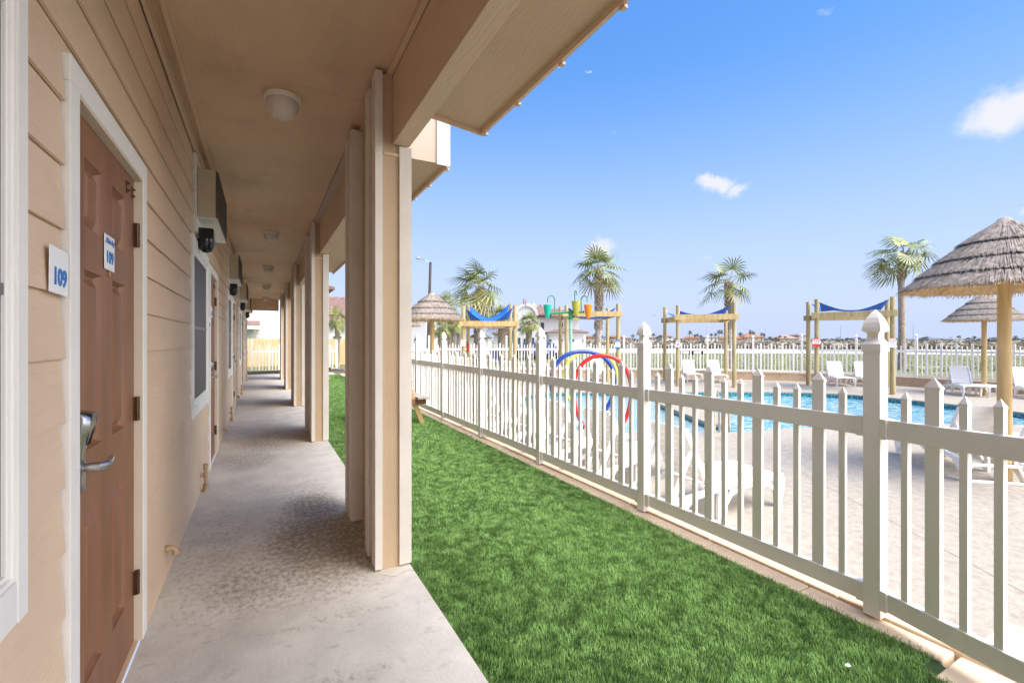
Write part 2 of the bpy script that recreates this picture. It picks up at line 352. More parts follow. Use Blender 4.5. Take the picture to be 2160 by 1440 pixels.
# ================================================================== SETTING
WALLPX = [(880,795),(1010,795),(1130,795),(1300,795.5),(1480,798),(1700,804),(1890,812.6),(1950,817),(2062,824.5),(2160,832)]
wallp = [G(x, y, D) for x, y in WALLPX]
wallp = [Vector((2.95, 19.9, D))] + wallp
e = (wallp[-1]-wallp[-2]).normalized(); wallp.append(wallp[-1]+e*3.2); wallp.append(wallp[-1]+Vector((-.1, -1, 0))*9)
big = 3200
hole = [(-30, -14), (wallp[-1].x+.1, -14)] + [(p.x+.10, p.y+.10) for p in wallp[::-1]] + [(2.95, 20.9), (-30, 20.9)]
struct('field', MB().poly([(-big,-big),(big,-big),(big,big),(-big,big)], FIELD, [hole]), field_m)
struct('sand_road', MB().add([tuple(at(x, 718.5, z))[:2]+(FIELD+.02,) for x, z in [(1180,46),(1700,43),(1960,40),(2500,33),(2500,52),(1960,60),(1700,63),(1180,66)]], [(0,1,6,7),(1,2,5,6),(2,3,4,5)]), road_m)
ring = [G(x, y, D) for x, y in [(1102,836),(1125,829),(1160,826.5),(1400,826.3),(1500,825.3),(1565,825.8),(1650,826),(1700,827),(1790,831),(1870,837),(1995,851),(2045,855.5),(2153,869),(2300,887),
        (2270,905),(2130,894),(1950,894),(1800,898),(1652,903),(1550,911),(1450,914),(1340,913),(1260,911),(1180,903),(1118,872)]]
hp = [(p.x, p.y) for p in ring]
def smooth(pts, it=2):
    for _ in range(it):
        q = []
        for i in range(len(pts)):
            a, b = pts[i], pts[(i+1) % len(pts)]
            q += [(a[0]*.75+b[0]*.25, a[1]*.75+b[1]*.25), (a[0]*.25+b[0]*.75, a[1]*.25+b[1]*.75)]
        pts = q
    return pts
hp = smooth(hp, 2)
deck_out = [(2.62, -14), (wallp[-1].x, -14)] + [(p.x, p.y) for p in wallp[::-1]] + [(2.62, 20.4)]
dk = MB().poly(deck_out, D, [hp])
n = len(hp)
dk.add([(p[0], p[1], D) for p in hp]+[(p[0], p[1], D-.035) for p in hp], [(i, (i+1) % n, n+(i+1) % n, n+i) for i in range(n)])
struct('pool_deck', dk, deck_m)
tw = MB(); cx = sum(p[0] for p in hp)/n; cy_ = sum(p[1] for p in hp)/n
q = [(p[0]+(p[0]-cx)*.003, p[1]+(p[1]-cy_)*.003) for p in hp]
tw.add([(p[0], p[1], D-.035) for p in q]+[(p[0], p[1], D-.6) for p in q], [(i, (i+1) % n, n+(i+1) % n, n+i) for i in range(n)])
struct('pool_wall_tile', tw, tile_m)
dv = [G(x, y, D) for x, y in [(1388,849),(1424,841),(1524,877),(1522,893),(1496,891)]]
struct('pool_water', MB().poly([(p[0]+(p[0]-cx)*.002, p[1]+(p[1]-cy_)*.002) for p in hp], D-.13), water_m)
shx = [(p[0], p[1]) for p in hp]
tip = dv[3]; nearE = G(1540, 912, D); farE = G(1385, 826.3, D)
ang = lambda p: (p[0]-tip.x)*(nearE.y-tip.y)-(p[1]-tip.y)*(nearE.x-tip.x)
left = [p for p in hp if ((p[0]-dv[0].x)*(tip.y-dv[0].y)-(p[1]-dv[0].y)*(tip.x-dv[0].x)) < 0 and p[0] < nearE.x+.3 or p[0] < 5]
left = [p for p in hp if (p[0]-tip.x)*(farE.y-tip.y)-(p[1]-tip.y)*(farE.x-tip.x) < 0]
k0 = max(range(len(left)), key=lambda i: (Vector(left[i])-Vector(left[i-1])).length)
left = left[k0:]+left[:k0]
struct('splash_pool_water', MB().poly(left+[(tip.x+.02, tip.y), (dv[0].x, dv[0].y)] if (Vector(left[-1])-Vector((tip.x, tip.y))).length < (Vector(left[0])-Vector((tip.x, tip.y))).length else left+[(dv[0].x, dv[0].y), (tip.x+.02, tip.y)], D-.115), shallow_m)
div = struct('pool_divider', MB().prism([(p.x, p.y) for p in dv][::-1] if (dv[1]-dv[0]).cross(dv[2]-dv[1]).z < 0 else [(p.x, p.y) for p in dv], D-.5, D-.055), tile_m)
c = sum(dv, Vector())/5; dv2 = [c+(p-c)*1.05 for p in dv]
struct('divider_coping', MB().prism([(p.x, p.y) for p in dv2][::-1] if (dv[1]-dv[0]).cross(dv[2]-dv[1]).z < 0 else [(p.x, p.y) for p in dv2], D-.055, D-.005), deck_m)
jm = M('deck_joint_line', (.38, .32, .26), .9)
j = MB()
for a, b in [((1540,915),(2300,1322)), ((1460,1003),(1660,990)), ((1745,893),(2160,905))]:
    A, B = G(*a, D+.004), G(*b, D+.004); d = (B-A).normalized().cross(Vector((0,0,1)))*.003; j.add([A-d, B-d, B+d, A+d], [(0,1,2,3)])
struct('deck_joint', j, jm)
# depth markings on the far pool edge
for (x0, t, s) in [(1466, '4 FT 6 IN', .075), (1713, '4 FT 6 IN', .075), (1925, '4 FT', .08)]:
    a = G(x0-18, 827.5 if x0 < 1800 else 842, D); b = G(x0+18, 827.5 if x0 < 1800 else 846, D)
# walk
struct('walkway', MB().box(-.47, .772, -4, 19.95, -.35, 0), conc)
struct('walkway_end', MB().box(-.6, 2.62, 19.96, 21.2, -.35, -.012), conc)
ck = MB(); rc = random.Random(8)
for pts in ([(.58,2.66),(.66,2.60),(.74,2.64),(.772,2.62)], [(-.46,8.2),(-.2,8.23),(.1,8.18),(.4,8.22),(.77,8.2)]):
    for (x0, y0), (x1, y1) in zip(pts, pts[1:]):
        for k in range(4):
            a = Vector((x0+(x1-x0)*k/4, y0+(y1-y0)*k/4, .0025)); b = Vector((x0+(x1-x0)*(k+1)/4, y0+(y1-y0)*(k+1)/4, .0025)); nn = (b-a).cross(Vector((0,0,1))).normalized()*rc.uniform(.0006, .0018); ck.add([a-nn, b-nn, b+nn, a+nn], [(0,1,2,3)])
struct('walkway_crack', ck, M('crack_line', (.12, .10, .085), .9))  # thin dark strips drawn as cracks in the concrete
FA = lambda b: 2.612+.012*b
struct('turf_bed', MB().poly([(.776, -4), (2.42, -4), (2.42, .72), (FA(1)-.075, .88), (FA(19.9)-.075, 19.94), (.776, 19.94)], -.052), turf_base)
# limestone curb, two courses of blocks
cb = MB(); rr = random.Random(3)
y = .87
while y < 20:
    L_ = .62; a0, a1 = FA(y), FA(y+L_-.006); dz = rr.uniform(-.002, .002)
    cb.hexa([(a0-.075,y,-.3),(a0+.05,y,-.3),(a1+.05,y+L_-.006,-.3),(a1-.075,y+L_-.006,-.3),(a0-.075,y,-.04+dz),(a0+.05,y,-.04+dz),(a1+.05,y+L_-.006,-.04+dz),(a1-.075,y+L_-.006,-.04+dz)])
    y += L_
y = .55
while y < 20:
    L_ = .80; a0, a1 = FA(y), FA(y+L_-.006); dz = rr.uniform(-.002, .002)
    cb.hexa([(a0+.052,y,-.3),(a0+.20,y,-.3),(a1+.20,y+L_-.006,-.3),(a1+.052,y+L_-.006,-.3),(a0+.052,y,-.028+dz),(a0+.19,y,-.028+dz),(a1+.19,y+L_-.006,-.028+dz),(a1+.052,y+L_-.006,-.028+dz)])
    y += L_
for i, (x0, x1) in enumerate([(2.42, 2.80), (2.806, 3.2)]):
    for k in range(6): cb.box(x0, x1, .86-.006-(k+1)*.46+.006, .86-.006-k*.46, -.3, -.045 if i else -.05)
struct('limestone_curb', cb, curb_m, bevel=.008)
# turf blades
import numpy as np
def turf():
    rg = np.random.default_rng(4); V = []; F3 = []; cnt = 0
    out = []
    for (y0, y1, dens, wd, ht) in [(.45, 3.2, 36000, .0026, .022), (3.2, 5.5, 18000, .0036, .024), (5.5, 10, 7000, .0055, .027), (10, 19.9, 2600, .009, .030)]:
        m = int((y1-y0)*1.9*dens)
        yy = rg.uniform(y0, y1, m); xx = .766+rg.random(m)**1.02*1.92
        lim = np.where(yy > .9, 2.55+.012*yy, 2.42)
        k = xx < lim+rg.normal(0, .012, m); xx = xx[k]; yy = yy[k]; m = len(xx)
        # lean field: patches brushed different ways
        wx_ = xx+.11*np.sin(yy*9.7+xx*3)+.04*np.sin(yy*31); wy_ = yy+.13*np.sin(xx*11.3-yy*2.2)+.04*np.sin(xx*27+yy*5); f1 = np.sin(wx_*13.1+2.1*np.sin(wy_*7.3)+1.3)*np.cos(wy_*8.7+1.7*np.sin(wx_*11.9)); f2 = np.sin(wy_*23.3+wx_*7.1+2*np.sin(wx_*29.))*np.cos(wx_*25.1-wy_*6.7)
        ang = 1.2*f1+1.1*f2+rg.normal(0, .75, m)+.6; lean = np.clip(.52+.24*f2+rg.normal(0, .22, m), .05, 1.25)
        h = ht*rg.uniform(.65, 1.15, m)*(1+.16*f1)
        dx, dy = np.cos(ang), np.sin(ang); fa = rg.uniform(0, np.pi, m); wx, wy = np.cos(fa)*wd/2, np.sin(fa)*wd/2
        zb = -.050
        base1 = np.stack([xx-wx, yy-wy, np.full(m, zb)], 1); base2 = np.stack([xx+wx, yy+wy, np.full(m, zb)], 1)
        hx = h*np.cos(lean*.5)*.6; ox = h*np.sin(lean*.5)*.6
        m1 = np.stack([xx-wx*.8+dx*ox, yy-wy*.8+dy*ox, zb+hx], 1); m2 = np.stack([xx+wx*.8+dx*ox, yy+wy*.8+dy*ox, zb+hx], 1)
        ox2 = ox+h*.45*np.sin(lean*1.3); hz2 = hx+h*.45*np.cos(lean*1.3)
        tp = np.stack([xx+dx*ox2, yy+dy*ox2, zb+hz2], 1)
        P5 = np.stack([base1, base2, m2, m1, tp], 1).reshape(-1, 3); out.append(P5)
    P = np.concatenate(out); nb = len(P)//5
    me = bpy.data.meshes.new('artificial_turf'); me.vertices.add(len(P)); me.vertices.foreach_set('co', P.ravel())
    idx = np.arange(nb)*5
    loops = np.stack([idx, idx+1, idx+2, idx+3, idx+3, idx+2, idx+4], 1).ravel()
    me.loops.add(len(loops)); me.loops.foreach_set('vertex_index', loops.astype(np.int32))
    me.polygons.add(nb*2); st = np.stack([np.arange(nb)*7, np.arange(nb)*7+4], 1).ravel()
    me.polygons.foreach_set('loop_start', st.astype(np.int32))
    try: me.polygons.foreach_set('loop_total', np.tile([4, 3], nb).astype(np.int32))
    except Exception: pass
    me.update(calc_edges=True); me.materials.append(turf_m)
    o = bpy.data.objects.new('artificial_turf', me); COL.objects.link(o)
    tag(o, 'green artificial turf strip between the walkway and the white picket fence', 'artificial grass', kind='stuff')
turf()

# ================================================================== MOTEL BUILDING
bld = thing('motel_building', 'tan lap sided motel wing with brown doors and a columned porch walkway', 'building')
W = -.468
wins = [(.22, 1.427, .715, 2.14)] + [(4.24+4.22*k, 5.485+4.22*k, .72, 2.135) for k in range(4)]
doors = [(1.688, 2.649)] + [(5.60+4.22*k, 6.59+4.22*k) for k in range(4)]
DT = 2.105
acs = [(4.40+4.22*k, 5.62+4.22*k) for k in range(4)]
openings = wins + [(a, b, -.1, DT) for a, b in doors] + [(a, b, 2.19, 2.80) for a, b in acs]
sd_, bk = MB(), MB()
zs = [0.0, .05]+[.05+.1745*k for k in range(1, 17)]; zs[-1] = min(zs[-1], 2.87)
rr = random.Random(1)
for i in range(len(zs)-1):
    c0, c1 = zs[i], zs[i+1]
    cuts = sorted({c0, c1} | {z for o in openings for z in o[2:] if c0 < z < c1})
    for za, zb in zip(cuts, cuts[1:]):
        zm = (za+zb)/2
        bl = sorted([(o[0], o[1]) for o in openings if o[2] <= zm <= o[3]])
        b = -4
        segs = []
        for (p, q) in bl: 
            if p > b: segs.append((b, p))
            b = q
        segs.append((b, 20.0))
        xa = W-.012*(za-c0)/(c1-c0); xb = W-.012*(zb-c0)/(c1-c0)
        for (p, q) in segs:
            if q-p < .02: continue
            g = .007
            p2, q2 = p+(g if p > -4 else 0), q-(g if q < 20 else 0)
            sd_.hexa([(xa-.010, p2, za), (xa, p2, za), (xa, q2, za), (xa-.010, q2, za), (xb-.010, p2, zb), (xb, p2, zb), (xb, q2, zb), (xb-.010, q2, zb)])
            bk.box(-.52, -.4905, p, q, za, zb)
obj('siding_wall', sd_, siding, bld)
obj('sheathing', bk, M('brown_sheathing', (.20, .125, .085), .8), bld)
obj('back_wall', MB().box(-6, -5.9, -4, 20, 0, 3.2).box(-5.9, -.53, -4.1, -4, 0, 3.2).box(-5.9, -.53, 20, 20.1, 0, 3.2).box(-.60, -.53, -4, 20, 0, 3.2), trim_tan, bld)
obj('frieze_strip', MB().box(-.470, -.452, -4, 20, 2.815, 2.885), trim_tan, bld)
CE = 2.89
ce = MB(); y = -4+.10
seams = [-3.9, -1.8, .0, 1.6, 3.15, 4.97, 7.03, 9.4, 11.8, 14.2, 16.6, 19.95]
for a, b in zip(seams, seams[1:]): ce.box(-.52, .70, a+.002, b-.002, CE, CE+.02)
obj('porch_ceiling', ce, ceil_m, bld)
obj('ceiling_void', MB().box(-.52, .70, -4, 20, CE+.022, CE+.03), thatch_d, bld)
obj('ceiling_batten', MB().box(-.412, -.392, -4, 19.9, CE-.022, CE-.001).box(.640, .668, -4, 20, CE-.030, CE-.001), trim_tan, bld)
piers = [(-1.95, -.95), (2.70, 3.74), (6.55, 7.62), (10.27, 11.3), (13.9, 14.9), (17.45, 18.45)]
for (p, q) in piers:
    q = p+1.09; n1, f0 = p+.29, q-.26
    pr = obj('porch_pier', MB().box(.592, .760, p+.016, n1, 0, CE-.031).box(.650, .740, n1+.0005, f0-.0005, 0, CE-.031).box(.592, .760, f0, q-.016, 0, CE-.031), panel_v, bld)
    parts = [([(.570, .611, p, p+.0155), (.570, .5915, p+.0157, p+.10)], 2.868), ([(.709, .780, p, p+.0155), (.7605, .780, p+.0157, p+.09)], 2.455),
             ([(.570, .5915, n1-.095, n1+.004)], 2.85), ([(.570, .650, f0-.018, f0-.0003)], 2.85), ([(.570, .5915, f0, f0+.09)], 2.85),
             ([(.570, .611, q-.0155, q), (.570, .5915, q-.09, q-.0157)], 2.868), ([(.709, .780, q-.0155, q), (.7605, .780, q-.09, q-.0157)], 2.455)]
    for bxs, top in parts:
        s1 = MB()
        for (x0, x1, y0, y1) in bxs: s1.box(x0, x1, y0, y1, .012, top)
        obj('corner_board', s1, grey_trim, pr)
    obj('panel_band', MB().box(.62, .708, p+.008, p+.0155, 2.395, 2.41), trim_tan, pr)
bm_ = MB()
ends = [-4]+[v for pq in piers for v in pq]+[20.0]
for a, b in zip(ends[::2], ends[1::2]): bm_.box(.671, .766, a, b, 2.459, CE-.032)
obj('porch_beam', bm_, siding, bld)
obj('end_beam', MB().box(-.395, .571, 19.86, 19.98, 2.459, CE-.001), siding, bld)
obj('end_stub', MB().box(-.46, -.30, 19.60, 19.84, 2.35, 2.86), siding, bld)
# eaves
SI, SO = 2.835, 2.765
def eave(y0, y1):
    s = MB(); s.hexa([(.767,y0,SI),(1.335,y0,SO+.008),(1.335,y1,SO+.008),(.767,y1,SI),(.767,y0,SI+.02),(1.335,y0,SO+.028),(1.335,y1,SO+.028),(.767,y1,SI+.02)])
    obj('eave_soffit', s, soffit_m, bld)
    f = MB().box(1.336, 1.356, y0, y1, SO-.022, SO+.16).box(1.357, 1.366, y0, y1, SO+.02, SO+.17)
    obj('fascia', f, trim_tan, bld)
    y = y1-.02
    while y > max(y0, .5):
        obj('drip_clip', MB().box(1.346, 1.366, y-.03, y, SO-.036, SO-.0225), trim_tan, bld); y -= .46
eave(-4, 2.93); eave(3.62, 10.58)
obj('eave_end_board', MB().hexa([(.80,2.931,SI-.03),(1.356,2.931,SO-.022),(1.356,2.95,SO-.022),(.80,2.95,SI-.03),(.80,2.931,SI+.15),(1.356,2.931,SO+.16),(1.356,2.95,SO+.16),(.80,2.95,SI+.15)]), trim_tan, bld)
obj('upper_bay', MB().box(.60, 1.33, 3.625, 10.57, SI+.021, 4.4).box(.767, 1.33, 3.60, 3.624, SO-.008, 4.4), M('pale_tan_panel', (.43, .35, .275), .65, .04, 3), bld)
obj('bay_corner_board', MB().box(1.245, 1.357, 3.585, 3.599, SO-.02, 4.4).box(1.331, 1.357, 3.60, 3.72, SO+.17, 4.4), grey_trim, bld)
obj('roof', MB().hexa([(-6.2,-4.2,3.6),(1.40,-4.2,SO+.175),(1.40,2.96,SO+.175),(-6.2,2.96,3.6),(-6.2,-4.2,3.7),(1.40,-4.2,SO+.21),(1.40,2.96,SO+.21),(-6.2,2.96,3.7)])
    .box(-6.2, 1.45, 3.55, 10.6, 4.41, 4.6).hexa([(-6.2,10.6,3.6),(.9,10.6,SO+.175),(.9,20.2,SO+.175),(-6.2,20.2,3.6),(-6.2,10.6,3.7),(.9,10.6,SO+.21),(.9,20.2,SO+.21),(-6.2,20.2,3.7)])
    .box(-6.2, .77, 2.97, 3.59, 3.0, 3.1), red_roof, bld)

def make_window(b0, b1, z0, z1):
    cl, cr = (.10, .048 if b0 < 1 else .055); t_v = .011 if b0 < 1 else .018
    f = MB().box(-.4845, -.459, b0, b0+cl, z0+.09, z1-.09).box(-.4845, -.459, b1-cr, b1, z0, z1-.09).box(-.4845, -.459, b0, b1, z1-.0895, z1).box(-.4845, -.461, b0, b1-cr-.001, z0, z0+.0895)
    fr = obj('window', f, white_trim, bld, bevel=.002)
    i0, i1, j0, j1 = b0+cl, b1-cr, z0+.09, z1-.09
    v = MB()
    for (d, x0, x1) in [(0, -.486, -.465), (.026, -.488, -.470)]:
        t = t_v; d = t_v+.002 if d else 0
        v.box(x0, x1, i0+d, i0+d+t, j0+d, j1-d).box(x0, x1, i1-d-t, i1-d, j0+d, j1-d).box(x0, x1, i0+d+t+.0005, i1-d-t-.0005, j0+d, j0+d+t).box(x0, x1, i0+d+t+.0005, i1-d-t-.0005, j1-d-t, j1-d)
    obj('window_frame', v, vinyl, fr, bevel=.0015)
    zm = (j0+j1)/2
    obj('insect_screen', MB().box(-.495, -.478, i0+2*t_v+.003, i1-2*t_v-.003, j0+2*t_v+.003, j1-2*t_v-.003), screen_m, fr)
    obj('meeting_rail', MB().box(-.4775, -.473, i0+2*t_v+.003, i1-2*t_v-.003, zm-.012, zm+.012), M('dark_rail', (.12, .12, .13), .4) if 'dark_rail' not in bpy.data.materials else bpy.data.materials['dark_rail'], fr)
for o in wins: make_window(*o)

def make_door(b0, b1):
    t = .075; i0, i1 = b0+t, b1-t; X0 = -.492
    s = MB(); h = 2.02; w_ = i1-i0
    cols = [(i0+.165*w_/.811, i0+.345*w_/.811), (i0+.475*w_/.811, i0+.66*w_/.811)]
    rows = [(.23, .765), (.97, 1.545), (1.68, 1.90)]
    bs_ = [i0+.004, cols[0][0], cols[0][1], cols[1][0], cols[1][1], i1-.004]; zs_ = [.012, .23, .765, .97, 1.545, 1.68, 1.90, h]
    for i in range(5):
        for k in range(7):
            if i in (1, 3) and k in (1, 3, 5):
                a0, a1, c0, c1 = bs_[i], bs_[i+1], zs_[k], zs_[k+1]; v = []
                for ins, dx in [(0, 0), (.003, -.008), (.012, -.021), (.022, -.021), (.044, -.005), (.048, -.003)]:
                    v += [(X0+dx, a0+ins, c0+ins), (X0+dx, a1-ins, c0+ins), (X0+dx, a1-ins, c1-ins), (X0+dx, a0+ins, c1-ins)]
                fs = []
                for r_ in range(5):
                    for q in range(4): fs.append((r_*4+q, r_*4+(q+1) % 4, r_*4+4+(q+1) % 4, r_*4+4+q))
                fs.append((20, 21, 22, 23)); s.add(v, fs)
            else: s.add([(X0, bs_[i], zs_[k]), (X0, bs_[i+1], zs_[k]), (X0, bs_[i+1], zs_[k+1]), (X0, bs_[i], zs_[k+1])], [(0,1,2,3)])
    s.box(-.53, X0-.0225, i0+.004, i1-.004, .012, h)
    d = obj('door', s, door_m, bld)
    cas = MB().box(-.4845, -.459, b0, i0, .004, DT-t).box(-.4845, -.459, i1, b1, .004, DT-t).box(-.4845, -.459, b0, b1, DT-t+.0005, DT)
    obj('door_casing', cas, white_trim, d, bevel=.002)
    obj('door_jamb', MB().box(-.52, -.4615, i0-.012, i0+.003, .004, DT-t-.012).box(-.52, -.4615, i1-.003, i1+.012, .004, DT-t-.012).box(-.52, -.4615, i0-.012, i1+.012, DT-t-.0118, DT-t+.012), jamb_m, d)
    obj('threshold', MB().box(-.52, -.476, i0+.004, i1-.004, .0005, .011), trim_tan, d)
    for z in (1.78, 1.025, .268):
        hg = MB().tube([(-.478, i1-.012, z-.052), (-.478, i1-.012, z+.052)], .0085, 10).box(-.4915, -.483, i1-.024, i1-.012, z-.05, z+.05)
        for q in range(4): hg.tube([(-.478, i1-.012, z-.05+q*.026), (-.478, i1-.012, z-.047+q*.026)], .0096, 10)
        obj('hinge', hg, brass, d)
    # key card lock: tall curved escutcheon with a black reader at the top
    c = i0+.047; hw = .038; v = []; prof = [(.862, .016), (.875, .026), (.93, .027), (.98, .025), (1.03, .034), (1.07, .050), (1.095, .050), (1.107, .036)]
    for z, dp in prof:
        for u, f in [(-hw, 0), (-hw, .75), (-hw*.72, 1), (hw*.72, 1), (hw, .75), (hw, 0)]: v.append((X0+dp*f, c+u*(1 if z > .87 else .85), z))
    fs = [(i*6+k, i*6+k+1, (i+1)*6+k+1, (i+1)*6+k) for i in range(len(prof)-1) for k in range(5)]+[(0,1,2,3,4,5), tuple(42+k for k in range(6))[::-1]]
    obj('key_card_lock', MB().add(v, fs), steel, d, smooth=True)
    obj('card_reader', MB().hexa([(X0+.030,c+.012,1.005),(X0+.036,c+.0355,1.005),(X0+.010,c+.0355,1.02),(X0+.01,c+.012,1.02),(X0+.056,c-.030,1.108),(X0+.056,c+.0355,1.104),(X0+.012,c+.0355,1.112),(X0+.012,c-.030,1.112)]), black_pl, d, bevel=.004)
    lv = MB().tube([(X0+.012, c, .945), (X0+.030, c, .945)], .020, 16).tube([(X0+.02, c, .945), (X0+.066, c, .945), (X0+.074, c+.012, .945), (X0+.077, c+.04, .946), (X0+.073, c+.085, .950)], [.0135, .0135, .0125, .010, .009], 14)
    obj('lever_handle', lv, steel, d, smooth=True)
    m = Matrix.Translation((X0, (i0+i1)/2+.012, 1.565)) @ Matrix.Rotation(R(90), 4, 'Y')
    obj('peephole', MB().lathe([(.001,-.002),(.012,-.002),(.012,.006),(.007,.007),(.006,.003),(.001,.003)], 16).xf(m), peep, d)
    for (bb, zz) in [(i1-.13, 1.955), (i1-.04, 1.955)]:
        obj('latch_hook', MB().box(X0, X0+.003, bb-.008, bb+.008, zz-.026, zz+.026).tube([(X0, bb, zz+.014), (X0+.012, bb, zz+.014)], .0045, 8).tube([(X0, bb, zz-.014), (X0+.012, bb, zz-.014)], .0045, 8), brass, d)
    return X0, i0, i1
DX, di0, di1 = make_door(*doors[0])
for d_ in doors[1:]: make_door(*d_)

# number plates
def plate(name, label, b0, b1, z0, z1, x, t=.002):
    r_ = thing(name, label, 'room number sign', (x, (b0+b1)/2, z0), 0, 'room number plates')
    h = z1-z0; hw = (b1-b0)/2
    obj('plate', MB().box(-t, 0, -hw, hw, 0, h), sign_white, r_, bevel=.001); return r_, h, hw
r_, h, hw = plate('door_number_sign', 'white plate with a script heading and blue 109 on the nearest brown door', 2.120, 2.246, 1.575, 1.700, DX+.005)
letter('109', .062, (.0006, 0, .044), (0,1,0), blue_ink, r_, 'number', .0010)
letter('Aloha Bay', .030, (.0006, 0, .104), (0,1,0), script_ink, r_, 'script_heading', .0003, .45, .86)
r_, h, hw = plate('wall_number_sign', 'larger white plate with blue 109 on the tan siding left of the nearest door', 1.551, 1.678, 1.440, 1.558, -.4615)
r_.rotation_euler = (R(-2), 0, 0)
letter('109', .062, (.0006, .002, .042), (0,1,0), blue_ink, r_, 'number', .0014)
for k, (p, q) in enumerate(doors[1:]):
    num = str(110+k); X_, i0 = -.492, p+.075
    ordn = ['second', 'third', 'fourth', 'fifth'][k]
    if k < 2:
        r_, h, hw = plate('door_number_sign', f'small white number plate on the {ordn} brown door along the walkway', i0+.36, i0+.486, 1.575, 1.70, DX+.005)
        letter(num, .062, (.0006, 0, .044), (0,1,0), blue_ink, r_, 'number', .002)
        r_, h, hw = plate('wall_number_sign', f'white number plate on the siding just before the {ordn} brown door', p-.10, p-.004, 1.432, 1.565, -.4615)
        letter(num, .05, (.0006, 0, .05), (0,1,0), blue_ink, r_, 'number', .0015)

# wall mounted air conditioners with sleeves
ac = thing('air_conditioner', 'nearest taupe through wall air conditioner above the first window along the wall', 'air conditioner', (W, 4.46, 2.31), 0, 'air conditioners along the wall')
obj('mounting_frame', MB().box(-.016, .014, -.06, -.001, -.12, .49).box(-.016, .014, 1.06, 1.16, -.12, .49).box(-.016, .014, -.0005, 1.0595, .395, .49).box(-.016, .014, -.0005, 1.0595, -.12, -.003), white_trim, ac)
obj('cabinet', MB().box(.015, .138, 0, 1.055, .003, .39), ac_m, ac, bevel=.003)
obj('bottom_tray', MB().box(.015, .150, -.002, 1.057, -.006, .002), ac_pale, ac)
gr = MB().box(.1385, .146, .004, 1.05, .008, .385)
for k in range(26): gr.box(.1465, .154, .006, 1.048, .012+k*.0145, .018+k*.0145)
for k in range(22): gr.box(.1545, .157, .01+k*.0485, .016+k*.0485, .010, .384)
obj('outer_grille', gr, ac_grille, ac)
labs = ['second taupe air conditioner along the wall, beyond the nearest one', 'third air conditioner along the wall, above the third dark window', 'farthest small air conditioner above the last window of the wall']
for k in range(3): dup(ac, (W, 4.46+4.22*(k+1), 2.31), 0, labs[k])
bl = thing('wall_floodlight', 'glossy black dome fixture under the nearest air conditioner', 'wall light', (-.435, 4.60, 2.11), 0, 'black fixtures under the air conditioners')
obj('housing', MB().box(-.02, .085, -.065, .065, .05, .135), black_pl, bl, bevel=.008)
obj('dome', MB().lathe([(.001,-.062),(.03,-.055),(.052,-.032),(.062,0),(.064,.049)], 20, (.03, 0)), black_pl, bl, smooth=True)
for k, s_ in enumerate(['second', 'third', 'fourth']): dup(bl, (-.435, 4.60+4.22*(k+1), 2.11), 0, f'black dome fixture below the {s_} air conditioner from the camera')
# ceiling lamps
lp = thing('ceiling_lamp', 'nearest caged round porch lamp on the tan ceiling', 'ceiling lamp', (.12, 3.34, CE), 0, 'porch ceiling lamps')
obj('base_ring', MB().lathe([(.105,0),(.113,-.004),(.113,-.022),(.106,-.034),(.096,-.034),(.096,-.02)], 36, cap=False), lampbase, lp, smooth=True)
obj('glass_dome', MB().lathe([(.092,-.022),(.092,-.045),(.087,-.080),(.074,-.110),(.052,-.131),(.025,-.141),(.001,-.143)], 36, cap=False), lampglass, lp, smooth=True)
cg = MB()
for x in (-.052, 0, .052):
    pts = []
    for k in range(13):
        a = math.pi*k/12; rr_ = math.sqrt(max(.0001, .099**2-x*x)); pts.append((x, math.cos(a)*rr_, -.032-.118*math.sin(a)*(rr_/.099)))
    cg.tube(pts, .0028, 6)
cg.tube([(math.cos(a)*.1, 0, -.032-.117*math.sin(a)) for a in [math.pi*k/12 for k in range(13)]], .0028, 6)
obj('wire_cage', cg, lampbase, lp, smooth=True)
for k, (yy, s_) in enumerate([(7.58, 'second'), (11.11, 'third'), (14.94, 'fourth'), (18.9, 'farthest')]):
    dup(lp, (.12, yy, CE), 0, f'{s_} round lamp counted along the porch ceiling')
# pipes
el = thing('drain_elbow', 'short tan drain elbow low on the wall beyond the nearest door', 'pipe', (W, 3.20, .16), 0, 'drain elbows')
obj('elbow_pipe', MB().tube([(-.01,0,0),(.020,0,0),(.034,0,-.006),(.042,.0,-.02),(.043,0,-.036)], .0155, 14).tube([(.0,0,0),(.012,0,0)], .020, 14).tube([(.043,0,-.02),(.043,0,-.040)], .019, 14), pipe_m, el, smooth=True)
for k, s_ in enumerate(['second', 'third']): dup(el, (W, 3.20+4.22*(k+1), .12), 0, f'small tan elbow low on the wall past the {s_} brown door')
sp = thing('stand_pipe', 'upright tan pipe with tee on the walkway edge by the second door', 'pipe', (-.435, 4.88, 0), 0, 'upright pipes')
obj('upright', MB().tube([(0,0,0),(0,0,.235)], .0135, 14).tube([(0,0,.19),(0,0,.24)], .019, 14).tube([(0,0,.0),(0,0,.06)], .022, 14).tube([(-.04,0,.14),(0,0,.14)], .014, 12).tube([(0,0,.115),(0,0,.165)], .0175, 14), pipe_m, sp, smooth=True)
for k, s_ in enumerate(['second', 'third', 'farthest']): dup(sp, (-.435, 4.88+4.22*(k+1)-.2, 0), 0, f'{s_} upright tan pipe at the foot of the wall down the walkway'.replace('second', 'next'))

